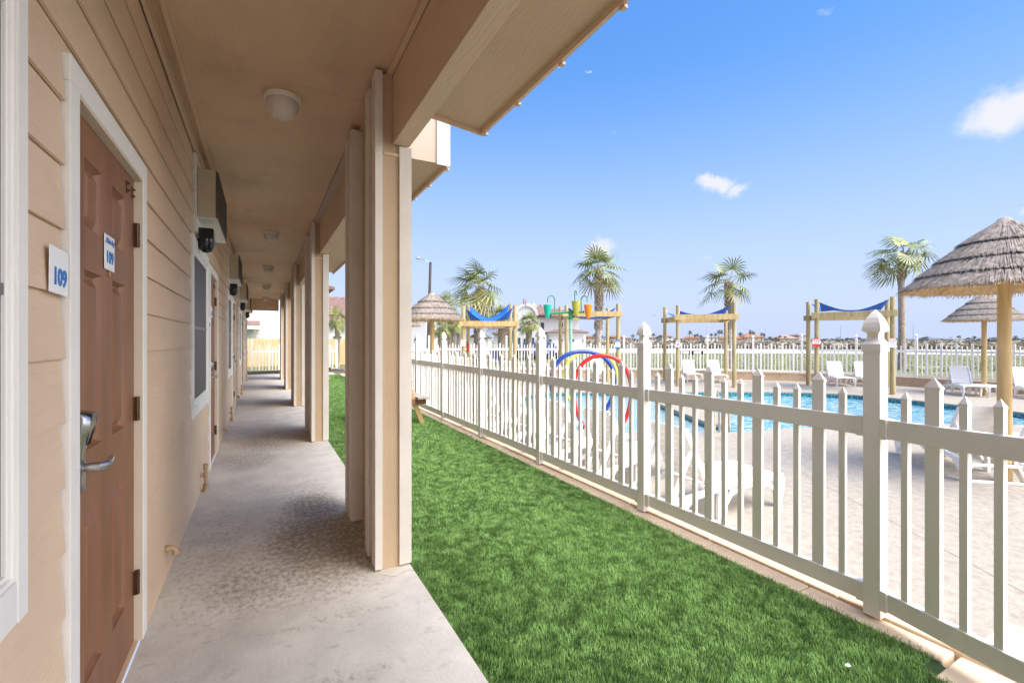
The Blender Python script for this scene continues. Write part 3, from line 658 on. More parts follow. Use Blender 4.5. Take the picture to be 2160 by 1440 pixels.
# ================================================================== PICKET FENCES
FZ = -.03
def picket(mb, c, d, wd, th, z0, z1, tiph):     # c base centre, d unit direction along the fence
    n_ = Vector((-d.y, d.x, 0)); a = d*wd/2; b = n_*th/2; q = lambda s, t, z, k=1: (c.x+a.x*s*k+b.x*t*k, c.y+a.y*s*k+b.y*t*k, z)
    mb.hexa([q(-1,-1,z0), q(1,-1,z0), q(1,1,z0), q(-1,1,z0), q(-1,-1,z1), q(1,-1,z1), q(1,1,z1), q(-1,1,z1)])
    k = 1.10
    v = [q(-1,-1,z1-.004,k), q(1,-1,z1-.004,k), q(1,1,z1-.004,k), q(-1,1,z1-.004,k), q(-1,-1,z1+.003,k), q(1,-1,z1+.003,k), q(1,1,z1+.003,k), q(-1,1,z1+.003,k), (c.x, c.y, z1+tiph)]
    mb.add(v, [(0,1,5,4),(1,2,6,5),(2,3,7,6),(3,0,4,7),(4,5,8),(5,6,8),(6,7,8),(7,4,8),(3,2,1,0)])
def post_mb(h=.0, s=.04):     # gothic capped square post, height of shaft = h
    m = MB(); k = math.sqrt(2)
    m.lathe([(s*k,0),(s*k,h)], 4, phase=math.pi/4)
    return m
def cap_mb(h, s=.04):
    m = MB(); k = math.sqrt(2)
    prof = [(s*1.10*k,h-.002),(s*1.10*k,h+.034),(s*.98*k,h+.041),(s*.80*k,h+.052),(s*.66*k,h+.066),(s*.63*k,h+.078),(s*.70*k,h+.088),(s*.98*k,h+.096),(s*1.09*k,h+.100),
            (s*1.05*k,h+.116),(s*.92*k,h+.140),(s*.70*k,h+.163),(s*.42*k,h+.182),(s*.16*k,h+.196),(.001,h+.204)]
    return m.lathe(prof, 4, phase=math.pi/4)
class Fence:
    def __init__(s, name, label, cat, mat): s.root = thing(name, label, cat); s.mat = mat
    def post(s, p, z, h, ang, bev=.003, size=.04):
        m = post_mb(h, size); m.xf(Matrix.Translation((p.x, p.y, z)) @ Matrix.Rotation(ang, 4, 'Z'))
        o = obj('post', m, s.mat, s.root, bevel=bev)
        c_ = cap_mb(h, size); c_.xf(Matrix.Translation((p.x, p.y, z)) @ Matrix.Rotation(ang, 4, 'Z')); obj('post_cap', c_, s.mat, o)
    def bay(s, p, q, z, single, zq=0, low=(.050, .140), top=(.878, .970), hw=(1.135, 1.075), base=.06, bev=.003):
        p, q = Vector((p.x, p.y, 0)), Vector((q.x, q.y, 0)); d = (q-p).normalized(); L = (q-p).length; n_ = Vector((-d.y, d.x, 0))
        s0, s1 = p+d*.04, q-d*.04
        for (a, b) in (low, top):
            m = MB()
            m.hexa([(*(s0-n_*.018).xy,z+a),(*(s0+n_*.018).xy,z+a),(*(s1+n_*.018).xy,z+a+zq),(*(s1-n_*.018).xy,z+a+zq),(*(s0-n_*.018).xy,z+b),(*(s0+n_*.018).xy,z+b),(*(s1+n_*.018).xy,z+b+zq),(*(s1-n_*.018).xy,z+b+zq)])
            o = obj('rail', m, s.mat, s.root, bevel=bev)
            if single:
                for t, zz in ((s0+d*.018, 0), (s1-d*.018, zq)):
                    m2 = MB().bar(t-d*.0175+Vector((0,0,z+zz+(a+b)/2)), t+d*.0175+Vector((0,0,z+zz+(a+b)/2)), .056, b-a+.008)
                    obj('rail_bracket', m2, s.mat, o, bevel=.004)
        allm = MB(); n = 12
        for i in range(n):
            t = (i+.9)/(n+.8); c_ = p+d*(.04+(L-.08)*t); wide = i % 3 == 1
            m = MB() if single else allm; dz = z+zq*t
            picket(m, c_, d, .060 if wide else .030, .022, dz+base, dz+(hw[0] if wide else hw[1]), .048 if wide else .036)
            if single: obj('picket', m, s.mat, s.root)
        if not single: obj('picket_row', allm, s.mat, s.root)
nf = Fence('picket_fence', 'white vinyl picket fence with pointed caps running from the foreground along the turf', 'fence', vinyl)
pc = lambda b: Vector((FA(b)+.045, b, 0))
bs_ = [1.17+1.6*k for k in range(12)]
for k, b in enumerate(bs_): nf.post(pc(b), FZ, 1.30, -.012, size=.0375)
E_ = Vector((2.67-.45, 1.17-1.53, 0)); nf.post(E_, FZ, 1.30, -.28, size=.0375)
for k in range(11): nf.bay(pc(bs_[k]), pc(bs_[k+1]), FZ, k < 7)
nf.bay(pc(bs_[0]), E_, FZ, True, .05)
# retaining wall of tan blocks with the far fence on top
WT = .14
wl = MB(); rw = random.Random(9)
def walk(pts, step, start=0.0):
    res = []; carry = start
    for a, b in zip(pts, pts[1:]):
        L = (b-a).length; t = carry
        while t < L: res.append(a+(b-a)*(t/L)); t += step
        carry = t-L
    return res
for c_, (z0, z1) in enumerate([(D-.3, D+.14), (D+.144, WT-.045), (WT-.041, WT)]):
    pts = walk(wallp, .40, .2*(c_ % 2))
    for a, b in zip(pts, pts[1:]):
        d = (b-a).normalized(); n_ = Vector((-d.y, d.x, 0)); o_ = rw.uniform(-.003, .003)-( .012 if c_ == 2 else 0)
        f = a+d*.004+n_*o_*-1; g = b-n_*o_
        if c_ == 2: f -= n_*.0; g -= n_*.0
        s_ = -1
        f0, g0 = a+d*.004-n_*(.0-o_), b-n_*(.0-o_); f1, g1 = f0+n_*.2, g0+n_*.2
        wl.hexa([(*f0.xy,z0),(*g0.xy,z0),(*g1.xy,z0),(*f1.xy,z0),(*f0.xy,z1),(*g0.xy,z1),(*g1.xy,z1),(*f1.xy,z1)])
tag(obj('retaining_wall', wl, block_m), 'low tan block retaining wall around the far side of the pool deck', 'retaining wall')
ff = Fence('perimeter_fence', 'far white picket fence standing on the tan block wall beyond the pool', 'fence', vinyl)
fp = walk(wallp, 1.58, .3)
off = lambda i: (fp[min(i+1, len(fp)-1)]-fp[max(i-1, 0)]).normalized()
fc = [p+Vector((-off(i).y, off(i).x, 0))*.10 for i, p in enumerate(fp)]
fc = [p for p in fc if p.y > -3]
for i, p in enumerate(fc):
    dd = off(i); ff.post(p, WT, 1.21, math.atan2(dd.y, dd.x), 0, .036)
for i in range(len(fc)-1): ff.bay(fc[i], fc[i+1], WT, False, 0, (.02, .09), (.80, .875), (1.05, .99), .03, 0)
ef = Fence('end_fence', 'white picket fence closing the far end of the porch walkway', 'fence', vinyl)
for i, a in enumerate([-2.0, -.35, 1.25, 2.85]): ef.post(Vector((a, 21.35, 0)), .02, 1.16, 0, 0)
for i, a in enumerate([-2.0, -.35, 1.25]): ef.bay(Vector((a, 21.35, 0)), Vector((a+1.6, 21.35, 0)), .02, False, 0, (.02, .11), (.82, .91), (1.10, 1.04), .03, 0)
tag(obj('end_kerb', MB().box(-3, 3.2, 21.21, 21.6, -.3, .06), curb_m, bevel=.01), 'low tan kerb under the white fence at the end of the walkway', 'kerb')
cf = thing('cedar_fence', 'cedar board privacy fence behind the white fence at the walkway end', 'fence', (0, 24.2, FIELD))
pb = MB(); x = -6
rr = random.Random(5)
while x < 5.2: pb.box(x, x+.135, 0, .02, .02, 1.28+rr.uniform(-.015, .015)).box(x+.03, x+.105, .0005, .0195, 1.28, 1.31); x += .142
obj('board_panel', pb, cedar, cf); obj('rail', MB().box(-6, 5.2, .021, .06, .3, .38), cedar, cf)
for x in (-5.8, -3.6, -1.4, .8, 3.0, 5.1): obj('post', MB().box(x, x+.09, .061, .15, 0, 1.2), cedar, cf)

# ================================================================== POOL FURNITURE
def lounger():
    L, Wd, sh = 1.42, .50, .27
    r_ = thing('sun_lounger', '', 'sun lounger', (0,0,0), 0, 'white plastic loungers around the pool')
    # local: x 0 at the head end, L at the foot end
    seat = MB(); fr = .05
    prof = lambda x: sh+.018*math.sin((x-.5)/.92*math.pi) if x > .5 else sh
    for y in (-Wd/2+.03, Wd/2-.03):
        pts = [(x, y, prof(x)) for x in [.42+.10*k for k in range(11)]]
        for a, b in zip(pts, pts[1:]): seat.bar(a, b, .05, .03)
    x = .50
    while x < 1.40:
        seat.bar((x, -Wd/2+.055, prof(x)+.004), (x, Wd/2-.055, prof(x)+.004), .050, .012); x += .062
    obj('seat', seat, vinyl, r_, bevel=.003)
    # backrest, hinged at x .5 and raised
    a = R(62); bl = .56; u = Vector((-math.cos(a), 0, math.sin(a))); h0 = Vector((.50, 0, sh))
    bk_ = MB()
    for y in (-Wd/2+.045, Wd/2-.045): bk_.bar(h0+Vector((0,y,0)), h0+u*(bl-.02)+Vector((0,y*.97,0)), .05, .030, (0,1,0))
    t = .03
    for k in range(7):
        wdt = .069 if k < 6 else .088
        c_ = h0+u*(t+wdt/2); bk_.bar(c_+Vector((0,-Wd/2+.06,0)), c_+Vector((0,Wd/2-.06,0)), .014, wdt, u); t += wdt+.005
    obj('backrest', bk_, vinyl, r_, bevel=.004)
    for s_, y in ((-1, -Wd/2), (1, Wd/2)):
        rl = MB()
        pts = [(-.02, y, .17), (.10, y, .20), (.25, y, .215), (.45, y, .235), (.7, y, .262), (.95, y, .272), (1.2, y, .268), (1.42, y, .262)]
        for p, q in zip(pts, pts[1:]): rl.bar(p, q, .03, .048)
        obj('side_rail', rl, vinyl, r_, bevel=.003)
        for nm, pts in (('leg', [(1.415, y, .255), (1.40, y, .14), (1.345, y, .0)]), ('leg', [(.62, y, .245), (.60, y, .13), (.60, y, .0)]), ('leg', [(.24, y, .205), (.12, y, .10), (.03, y, .0)])):
            m = MB()
            for p, q in zip(pts, pts[1:]): m.bar(p, q, .028, .07)
            if nm == 'leg' and pts[0][0] > 1.3:
                ar = [(1.33, y, .06), (1.31, y, .16), (1.22, y, .215), (1.06, y, .235), (.88, y, .23), (.74, y, .19), (.66, y, .10), (.63, y, .02)]
                for p, q in zip(ar, ar[1:]): m.bar(p, q, .022, .035)
            obj('leg', m, vinyl, r_, bevel=.003)
        obj('back_strut', MB().bar(h0+u*.36+Vector((-.015, y*.80, -.01)), (.10, y*.80, .19), .026, .035), vinyl, r_, bevel=.002)
    obj('cross_bar', MB().bar((.06, -Wd/2, .18), (.06, Wd/2, .18), .045, .025).bar((.04, -Wd/2, .012), (.04, Wd/2, .012), .04, .022), vinyl, r_, bevel=.002)
    return r_
lg = lounger()
def rowb(x): return onX(x, 3.18)
l0 = G(1410, 1063, D)
row = [(1428, 'white lounger with raised slatted back nearest behind the picket fence', 10), (1275, 'second white lounger in the row behind the fence, left of the red hoop', 11), (1182, 'third white lounger in the fence row, beneath the blue hoop', 12),
       (1092, 'fourth white lounger in the fence row, just past the fence post left of the hoops', 12), (1034, 'farthest white lounger in the row behind the picket fence', 10)]
for i, (px, lb, rz) in enumerate(row):
    loc = (2.80, rowb(px)-(.02 if i == 0 else .08), D)
    if i == 0: lg.location = loc; lg.scale = (.93, 1, 1); lg.rotation_euler = (0, 0, R(rz-14)); lg['label'] = lb
    else: dup(lg, loc, R(rz-6), lb)
h_, f_ = G(2108, 1022, D), G(1905, 945, D); rz = math.atan2(f_.y-h_.y, f_.x-h_.x)
dup(lg, h_, rz, 'white lounger with its back raised beside the big thatched parasol pole')
dup(lg, h_+Vector((1.0, -.35, 0)), rz+.1, 'white lounger at the right edge just behind the big parasol pole')
tc_ = Vector((-.80, -.60, 0)); tcz = math.atan2(tc_.y, tc_.x)
for px, py, lb, rz in [(1452, 797, 'white lounger facing the pool, left one under the third blue canopy frame', 0), (1504, 799, 'white lounger facing the pool, right one under the third blue canopy frame', 0),
               (1757, 805, 'white lounger under the left side of the rightmost blue canopy frame', .1), (1815, 806, 'white lounger mostly hidden behind the tall near fence post', .1), (2019, 824, 'white lounger left of the small side table by the far thatched parasol', .12), (2152, 830, 'white lounger right of the side table at the right edge by the far parasol', .15),
               (1262, 795, 'white lounger seen through the coloured hoops by the far wall', -.1)]:
    p = G(px-4, py+3, D); hdv = -Vector((p.x, p.y, 0)).normalized()+Vector((math.cos(YAW), -math.sin(YAW), 0))*(.22+rz); dup(lg, p, math.atan2(hdv.y, hdv.x), lb)
st = thing('side_table', 'small white plastic side table by the pole of the far parasol', 'table', G(2074, 834, D), -YAW-.1)
tt = MB().box(-.22, .22, -.2, .2, .27, .30).box(-.22, .22, -.2, -.18, .235, .269).box(-.22, .22, .18, .2, .235, .269)
obj('table_top', tt, vinyl, st, bevel=.006)
for sx in (-1, 1):
    for sy in (-1, 1): obj('leg', MB().hexa([(sx*.20-.012, sy*.17-.015, 0), (sx*.20+.012, sy*.17-.015, 0), (sx*.20+.012, sy*.17+.015, 0), (sx*.20-.012, sy*.17+.015, 0), (sx*.185-.028, sy*.17-.015, .27), (sx*.185+.028, sy*.17-.015, .27), (sx*.185+.028, sy*.17+.015, .27), (sx*.185-.028, sy*.17+.015, .27)]), vinyl, st)

# thatched parasols
def parasol():
    r_ = thing('thatched_parasol', '', 'parasol', (0,0,0), 0, 'thatched parasols')
    H0, H1, RR = 2.03, 2.66, .86
    obj('pole', MB().tube([(0,0,0),(.004,0,.8),(-.004,0,1.6),(0,0,2.5)], [.060,.058,.055,.052], 18), yellow_wood, r_, smooth=True)
    prof = lambda t: (RR*t, H1-(H1-H0)*(t**1.12))
    rg = random.Random(11)
    tiers = [(0.0, .44), (.30, .66), (.54, .84), (.76, 1.0)]
    for i, (t0, t1) in enumerate(tiers):
        m = MB(); lift = .030*(3-i)
        r0, z0 = prof(t0); r1, z1 = prof(t1)
        m.lathe([(max(r0,.012), z0+lift-.012), (r1-.02, z1+lift-.008)], 48, cap=False)
        cnt = [700, 1100, 1500, 1900][i]
        for k in range(cnt):
            a = rg.uniform(0, 2*math.pi); ts = t0+(t1-t0)*rg.choice([0, rg.random()*.75]); te = t1*rg.uniform(.975, 1.03)
            a2 = a+rg.uniform(-.05, .05)*(1 if i else 2)
            ra, za = prof(ts); rb, zb = prof(te); ra = max(ra, .01); za += lift+rg.uniform(0, .008); zb += lift+rg.uniform(-.012, .006)
            wdt = rg.uniform(.003, .006); t_ = Vector((-math.sin(a), math.cos(a), 0))*wdt/2; A = Vector((ra*math.cos(a), ra*math.sin(a), za)); B = Vector((rb*math.cos(a2), rb*math.sin(a2), zb)); up = Vector((0,0,.002))
            m.add([A-t_, A+t_, B+t_, B-t_], [(0,1,2,3)])
        o = obj('thatch_tier', m, thatch_m, r_)
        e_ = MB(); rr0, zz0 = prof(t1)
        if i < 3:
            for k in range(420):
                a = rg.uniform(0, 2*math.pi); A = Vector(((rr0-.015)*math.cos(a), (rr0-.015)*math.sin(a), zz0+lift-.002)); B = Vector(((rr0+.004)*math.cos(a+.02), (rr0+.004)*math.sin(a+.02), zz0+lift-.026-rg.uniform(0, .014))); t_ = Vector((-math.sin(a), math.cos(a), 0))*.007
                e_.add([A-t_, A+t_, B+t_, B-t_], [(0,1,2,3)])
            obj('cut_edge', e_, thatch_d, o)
    m = MB(); r1, z1 = prof(1.0)
    m.lathe([(r1*.97, z1-.012), (.06, H1-.06)], 48, cap=False)
    for k in range(2600):
        a = rg.uniform(0, 2*math.pi); s0 = rg.uniform(.55, .96); A = Vector((RR*s0*math.cos(a), RR*s0*math.sin(a), prof(s0)[1]-.025)); e1 = s0+rg.uniform(.08, .3); e1 = min(e1, rg.uniform(.97, 1.035)); a2 = a+rg.uniform(-.04, .04)
        B = Vector((RR*e1*math.cos(a2), RR*e1*math.sin(a2), prof(e1)[1]-.012-rg.uniform(0, .03))); t_ = Vector((-math.sin(a), math.cos(a), 0))*.003
        m.add([A-t_, A+t_, B+t_, B-t_], [(0,1,2,3)])
    obj('thatch_underside', m, thatch_u, r_)
    fr = MB(); ringp = [(.66*math.cos(a), .66*math.sin(a), prof(.77)[1]-.06) for a in [2*math.pi*k/40 for k in range(41)]]
    for p, q in zip(ringp, ringp[1:]): fr.bar(p, q, .006, .035)
    obj('hoop_frame', fr, M('grey_hoop', (.30,.29,.28), .5, .1), r_)
    for k in range(8):
        a = 2*math.pi*k/8+.2; obj('rib', MB().tube([(.05*math.cos(a), .05*math.sin(a), 2.42), (.80*math.cos(a), .80*math.sin(a), prof(.93)[1]-.055)], .009, 6), yellow_wood, r_)
    obj('peak_cap', MB().lathe([(.075, H1+.052), (.05, H1+.085), (.005, H1+.105)], 20), thatch_m, r_)
    return r_
pu = parasol(); p = G(2119, 1015, D); pu.location = p; pu['label'] = 'large near thatched parasol with golden pole at the right edge of the pool deck'
dup(pu, G(2076, 833, D), 1.1, 'smaller looking far thatched parasol beside the white side table')
q_ = at(911.5, 718.5, 12.3); dup(pu, (q_.x, q_.y, D), 2.3, 'thatched parasol at the left in front of the dark street lamp pole')
q_ = at(838, 718.5, 17.2); dup(pu, (q_.x, q_.y, D), 3.3, 'partly hidden thatched parasol, only its rim showing beside the porch pier')

# picnic tables on the turf
def picnic():
    r_ = thing('picnic_table', 'weathered picnic table on the turf just behind the nearest porch pier', 'picnic table', (1.76, 8.15, -.055), 0, 'picnic tables on the turf')
    for k in range(5): obj('top_plank', MB().box(-.35+k*.142, -.35+k*.142+.135, -.85, .85, .70, .735), grey_wood, r_, bevel=.003)
    for s_ in (-1, 1):
        for k in range(2): x = s_*(.50+k*.125); obj('seat_plank', MB().box(x-.058, x+.058, -.85, .85, .425, .460), grey_wood, r_, bevel=.003)
    for y in (-.62, .62):
        obj('seat_support', MB().box(-.66, .66, y-.05, y-.012, .33, .424), red_wood, r_)
        obj('top_support', MB().box(-.36, .36, y-.05, y-.012, .61, .699), red_wood, r_)
        for s_ in (-1, 1): obj('leg', MB().hexa([(s_*.60-.05,y-.011,0),(s_*.60+.05,y-.011,0),(s_*.60+.05,y+.03,0),(s_*.60-.05,y+.03,0),(s_*.27-.05,y-.011,.70),(s_*.27+.05,y-.011,.70),(s_*.27+.05,y+.03,.70),(s_*.27-.05,y+.03,.70)]), yellow_wood, r_)
    return r_
pt = picnic(); pt.location = (1.87, 7.92, -.055); pt.scale = (.8, .7, 1); dup(pt, (1.62, 17.9, -.055), 0, 'farther picnic table glimpsed through the gap between the first two porch piers')

# shade frames with blue sails
def pergola(label, posts, tops, beam_f, beam_r, sail, sag):
    # posts: px,Z for front-left, front-right, rear-right, rear-left ; tops: photo y of their tops
    P = [at(x, 718.5, Z) for x, Z in posts]; T = [1.32+(718.5-y)*Z/980 for (x, Z), y in zip(posts, tops)]
    c_ = sum(P, Vector())/4; r_ = thing('shade_frame', label, 'canopy frame', (c_.x, c_.y, D), 0, 'timber shade frames with blue sails')
    loc = lambda v, z: Vector((v.x-c_.x, v.y-c_.y, z-D)); hz = []
    for i in range(4):
        obj('post', MB().tube([loc(P[i], D), loc(P[i], (D+T[i])/2), loc(P[i], T[i])], [.066, .062, .060], 14), green_wood, r_, smooth=True)
    zf = [1.32+(718.5-y)*posts[0][1]/980 for y in beam_f]
    def beam(i, j, z0, z1, out, ext):
        a, b = loc(P[i], (z0+z1)/2), loc(P[j], (z0+z1)/2); d = (b-a).normalized(); n_ = Vector((-d.y, d.x, 0)); m_ = (a+b)/2
        if n_.dot(Vector((m_.x, m_.y, 0))) < 0: n_ = -n_
        obj('beam', MB().bar(a-d*ext+n_*out, b+d*ext+n_*out, .045, z1-z0), yellow_wood, r_, bevel=.003)
    z0, z1 = min(zf), max(zf)
    beam(0, 1, z0, z1, .085, .12); beam(2, 3, z0-.002, z1-.002, .085, .12); beam(1, 2, z0-.004, z1-.004, -.085, .02); beam(3, 0, z0-.004, z1-.004, -.085, .02)
    # sail: a square of cloth with concave edges hung from the four posts
    C4 = [loc(P[i], T[i]-.06) for i in range(4)]; S_ = MB(); n = 14
    ctr = sum(C4, Vector())/4; C4 = [ctr+(v-ctr)*.93+Vector((0,0,sail[i])) for i, v in enumerate(C4)]
    vs = []
    for a in range(n+1):
        for b in range(n+1):
            u, v = a/n, b/n
            p_ = C4[0]*(1-u)*(1-v)+C4[1]*u*(1-v)+C4[2]*u*v+C4[3]*(1-u)*v
            pin_u, pin_v = 1-4*u*(1-u)*.0, 1
            e1 = 4*u*(1-u); e2 = 4*v*(1-v)
            p_ = Vector((ctr.x+(p_.x-ctr.x)*(1-.16*(e1*(1-e2)+e2*(1-e1))), ctr.y+(p_.y-ctr.y)*(1-.16*(e1*(1-e2)+e2*(1-e1))), p_.z-sag*(1-(1-e1)*(1-e2))*.9-.03*math.sin(9*u+4*v)*e1*e2))
            vs.append(p_)
    S_.add(vs, [(a*(n+1)+b, a*(n+1)+b+1, (a+1)*(n+1)+b+1, (a+1)*(n+1)+b) for a in range(n) for b in range(n)])
    so = obj('sail_cloth', S_, blue_fabric, r_, smooth=True); md = so.modifiers.new('solid', 'SOLIDIFY'); md.thickness = .004
    for i in range(4): obj('sail_strap', MB().tube([C4[i], loc(P[i], T[i]-.05)], .007, 6), vinyl, r_)
    return P, T
pA = pergola('leftmost timber shade frame with a deeply sagging blue sail', [(977.5,14.4),(1086,14.5),(1076.5,16.6),(987.5,16.7)], [645,644,641,643], (677.5,688), 0, (0,0,.05,.05), .52)
pB = pergola('second timber frame with small blue sail tips behind the tipping buckets', [(1195,14.6),(1304,14.5),(1281.5,16.6),(1182,16.7)], [644,641,650,647], (657.5,668), 0, (0,-.05,-.05,-.05), .34)
pC = pergola('third timber shade frame whose blue sail rises to the right, above two loungers', [(1430,15.0),(1549,14.6),(1531,16.8),(1402.5,17.2)], [644,639,650,648], (663.5,675), 0, (-.12,.0,-.1,-.15), .22)
pD = pergola('rightmost timber shade frame with a blue sail and the red octagonal sign', [(1723,13.9),(1883,12.7),(1871.5,14.6),(1705,15.4)], [631,626,633,637], (659.5,671.5), 0, (-.03,0,.0,0), .30)
# signs strapped to the posts
def sign(label, px, py, Z, wd, ht, base_m, bands, shape='rect'):
    p = at(px, py, Z); r_ = thing('post_sign', label, 'sign', p, -YAW)
    if shape == 'rect': m = MB().box(-wd/2, wd/2, -.006, 0, -ht/2, ht/2)
    else:
        k = .29; w2, h2 = wd/2, ht/2; o8 = [(-w2*(1-2*k*.99), -h2), (w2*(1-2*k*.99), -h2), (w2, -h2*(1-2*k)), (w2, h2*(1-2*k)), (w2*(1-2*k*.99), h2), (-w2*(1-2*k*.99), h2), (-w2, h2*(1-2*k)), (-w2, -h2*(1-2*k))]
        m = MB().add([(x, -.006, z) for x, z in o8]+[(x, 0, z) for x, z in o8], [tuple(range(8)), tuple(range(8, 16))[::-1]]+[(i, i+8, (i+1) % 8+8, (i+1) % 8) for i in range(8)])
    obj('sign_board', m, base_m, r_)
    for (x0, x1, z0, z1, m_) in bands:
        obj('sign_band', MB().box(x0*wd/2, x1*wd/2, -.0085, -.0065, z0*ht/2, z1*ht/2), m_, r_)
    return r_, wd, ht
def stext(r_, t, size, x, z, m, sx=1): letter(t, size, (x, -.0095, z), (1,0,0), m, r_, 'lettering', size*.02, 0, sx)
s_, w_, h_ = sign('red and white octagonal warning sign on the left post of the rightmost frame', 1722, 722, 13.8, .26, .28, red_sign, [(-.92, .92, -.30, .30, sign_white)], 'oct')
stext(s_, 'WARNING', .052, 0, .078, sign_white, .9); stext(s_, 'NO LIFEGUARD', .032, 0, .016, black_m, .85); stext(s_, 'ON DUTY', .032, 0, -.022, black_m)
s_, w_, h_ = sign('small white warning sign with a red heading on the right post of the rightmost frame', 1883, 723, 12.6, .19, .24, sign_white, [(-.92, .92, .45, .92, red_sign)])
stext(s_, 'WARNING', .040, 0, .083, sign_white, .85)
for k, t in enumerate(['NO LIFEGUARD', 'ON DUTY', 'SWIM AT YOUR', 'OWN RISK']): stext(s_, t, .026, 0, .03-k*.036, blue_ink, .85)
s_, w_, h_ = sign('small white sign with red heading and blue symbols on a post of the third frame', 1430, 724, 14.9, .14, .23, sign_white, [(-.9, .9, .55, .92, red_sign), (-.5, .5, -.5, -.1, blue_sign)])
stext(s_, 'DANGER', .028, 0, .083, sign_white, .9); stext(s_, 'NO DIVING', .022, 0, .018, blue_ink, .9)
s_, w_, h_ = sign('blue and white pool rules sign on the right post of the second frame', 1303, 726, 14.4, .165, .28, blue_sign, [(-.9, .9, -.62, .50, sign_white)])
stext(s_, 'POOL RULES', .028, 0, .105, sign_white, .85)
for k in range(5): stext(s_, ['No running', 'No glass', 'No pets', 'Shower first', 'Have fun'][k], .024, 0, .05-k*.028, blue_ink, .8)
s_, w_, h_ = sign('white notice with small pictures on the left post of the leftmost frame', 977, 723, 14.3, .14, .19, sign_white, [(-.6, .2, -.6, -.1, M('faint_print', (.45,.5,.6), .6, .3, 30))])
stext(s_, 'NOTICE', .028, 0, .065, red_sign, .9)
fx = thing('fire_extinguisher', 'red fire extinguisher hung beside the notice on the leftmost frame', 'fire extinguisher', at(986.5, 742, 15.6))
obj('cylinder', MB().tube([(0,0,0),(0,0,.26)], .045, 14).lathe([(.045,.26),(.03,.29),(.012,.30)], 14), red_paint, fx, smooth=True)
obj('valve_handle', MB().tube([(0,0,.30),(0,0,.33)], .014, 8).bar((-.03,0,.335),(.05,0,.345), .02, .012), black_m, fx)
# tall thin utility stake in front of the wall
# hoops in the splash pool
def hoop(label, mat, px, py_c, Z, hw, hv, zc, yaw, r=.042):
    sh_ = [(-.62,-1.12),(-.80,-.84),(-.93,-.5),(-1,0),(-.90,.46),(-.66,.78),(-.34,.95),(0,1),(.34,.95),(.66,.78),(.90,.46),(1,0),(.93,-.5),(.80,-.84),(.62,-1.12)]
    pts = []
    for i in range(len(sh_)-1):
        p0, p1, p2, p3 = [Vector(sh_[max(0, min(len(sh_)-1, i+k))]) for k in (-1, 0, 1, 2)]
        for t in (0, .33, .66): pts.append(.5*((2*p1)+(p2-p0)*t+(2*p0-5*p1+4*p2-p3)*t*t+(3*p1-p0-3*p2+p3)*t**3))
    pts.append(Vector(sh_[-1]))
    c_ = at(px, 718.5, Z); r_ = thing('spray_hoop', label, 'spray hoop', (c_.x, c_.y, D), -YAW+yaw, 'coloured spray hoops')
    obj('hoop_tube', MB().tube([(p.x*hw, 0, zc-D+p.y*hv) for p in pts], r, 14), mat, r_, smooth=True)
    for s_ in (-1, 1): obj('foot_flange', MB().lathe([(.075,-.12),(.075,-.105),(.05,-.10)], 16, (s_*.62*hw, 0)), steel, r_)
hoop('big blue spray hoop, leftmost of the three in the splash pool', blu_paint, 1230, 0, 9.5, .67, .60, .50, .12)
hoop('yellow spray hoop between the blue and the red one', yel_paint, 1246, 0, 10.6, .62, .585, .49, .1, .034)
hoop('red spray hoop in front of the blue and yellow ones', red_paint, 1270.5, 0, 8.3, .51, .61, .445, -.1, .037)
# tipping bucket tower
bt = thing('bucket_tower', 'green water tower with teal, yellow and orange tipping buckets', 'water play tower', at(1204, 718.5, 12.4)*1, -YAW)
bt.location.z = D-.12; K = 12.4/980; zz = lambda y: 1.32+(718.5-y)*K-bt.location.z; xx = lambda x: (x-1204)*K
obj('mast', MB().tube([(0,0,0),(0,0,zz(664))], .042, 16).lathe([(.075,0),(.075,.02),(.045,.025)], 16), mint_paint, bt, smooth=True)
obj('valve_joint', MB().tube([(0,0,zz(674)),(0,0,zz(655))], .065, 14).tube([(-.10,-.02,zz(668)),(.10,-.02,zz(668))], .035, 12), grn_paint, bt, smooth=True)
obj('cross_arm', MB().tube([(xx(1160),0,zz(661)),(0,0,zz(658)),(xx(1232),0,zz(658))], .030, 12).tube([(0,0,zz(657)),(xx(1208),.25,zz(655))], .026, 10), grn_paint, bt, smooth=True)
for nm, x, y0, y1, m, rr_ in [('teal bucket', 1154, 643.5, 672, teal_paint, .112), ('yellow bucket', 1214, 636, 668, ylw_bucket, .125), ('orange bucket', 1239, 643.5, 672.5, org_paint, .115)]:
    a, b = zz(y1), zz(y0); h = b-a
    o = obj('bucket', MB().lathe([(.01,a),(.045,a+.015),(rr_*.55,a+h*.16),(rr_*.72,a+h*.42),(rr_*.97,b),(rr_*.90,b),(rr_*.66,a+h*.42),(rr_*.48,a+h*.2),(.01,a+h*.12)], 22, (xx(x), -.11)), m, bt, smooth=True, label=nm)
for x, xe, yt in [(1170, 1155, 623.5), (1212.5, 1216, 614), (1226, 1238, 624)]:
    dx = xx(xe)-xx(x); r2 = abs(dx)/2; zt = zz(yt); pts = [(xx(x), 0, zz(657)), (xx(x), 0, zt-.02-r2)]
    for k in range(9): a = math.pi*k/8; pts.append((xx(x)+dx/2*(1-math.cos(a)), -.05*k/8, zt-r2-.02+(r2+.02)*math.sin(a)))
    pts.append((xx(xe), -.055, zt-r2-.09)); obj('spout_pipe', MB().tube(pts, .014, 8), grn_paint, bt, smooth=True)
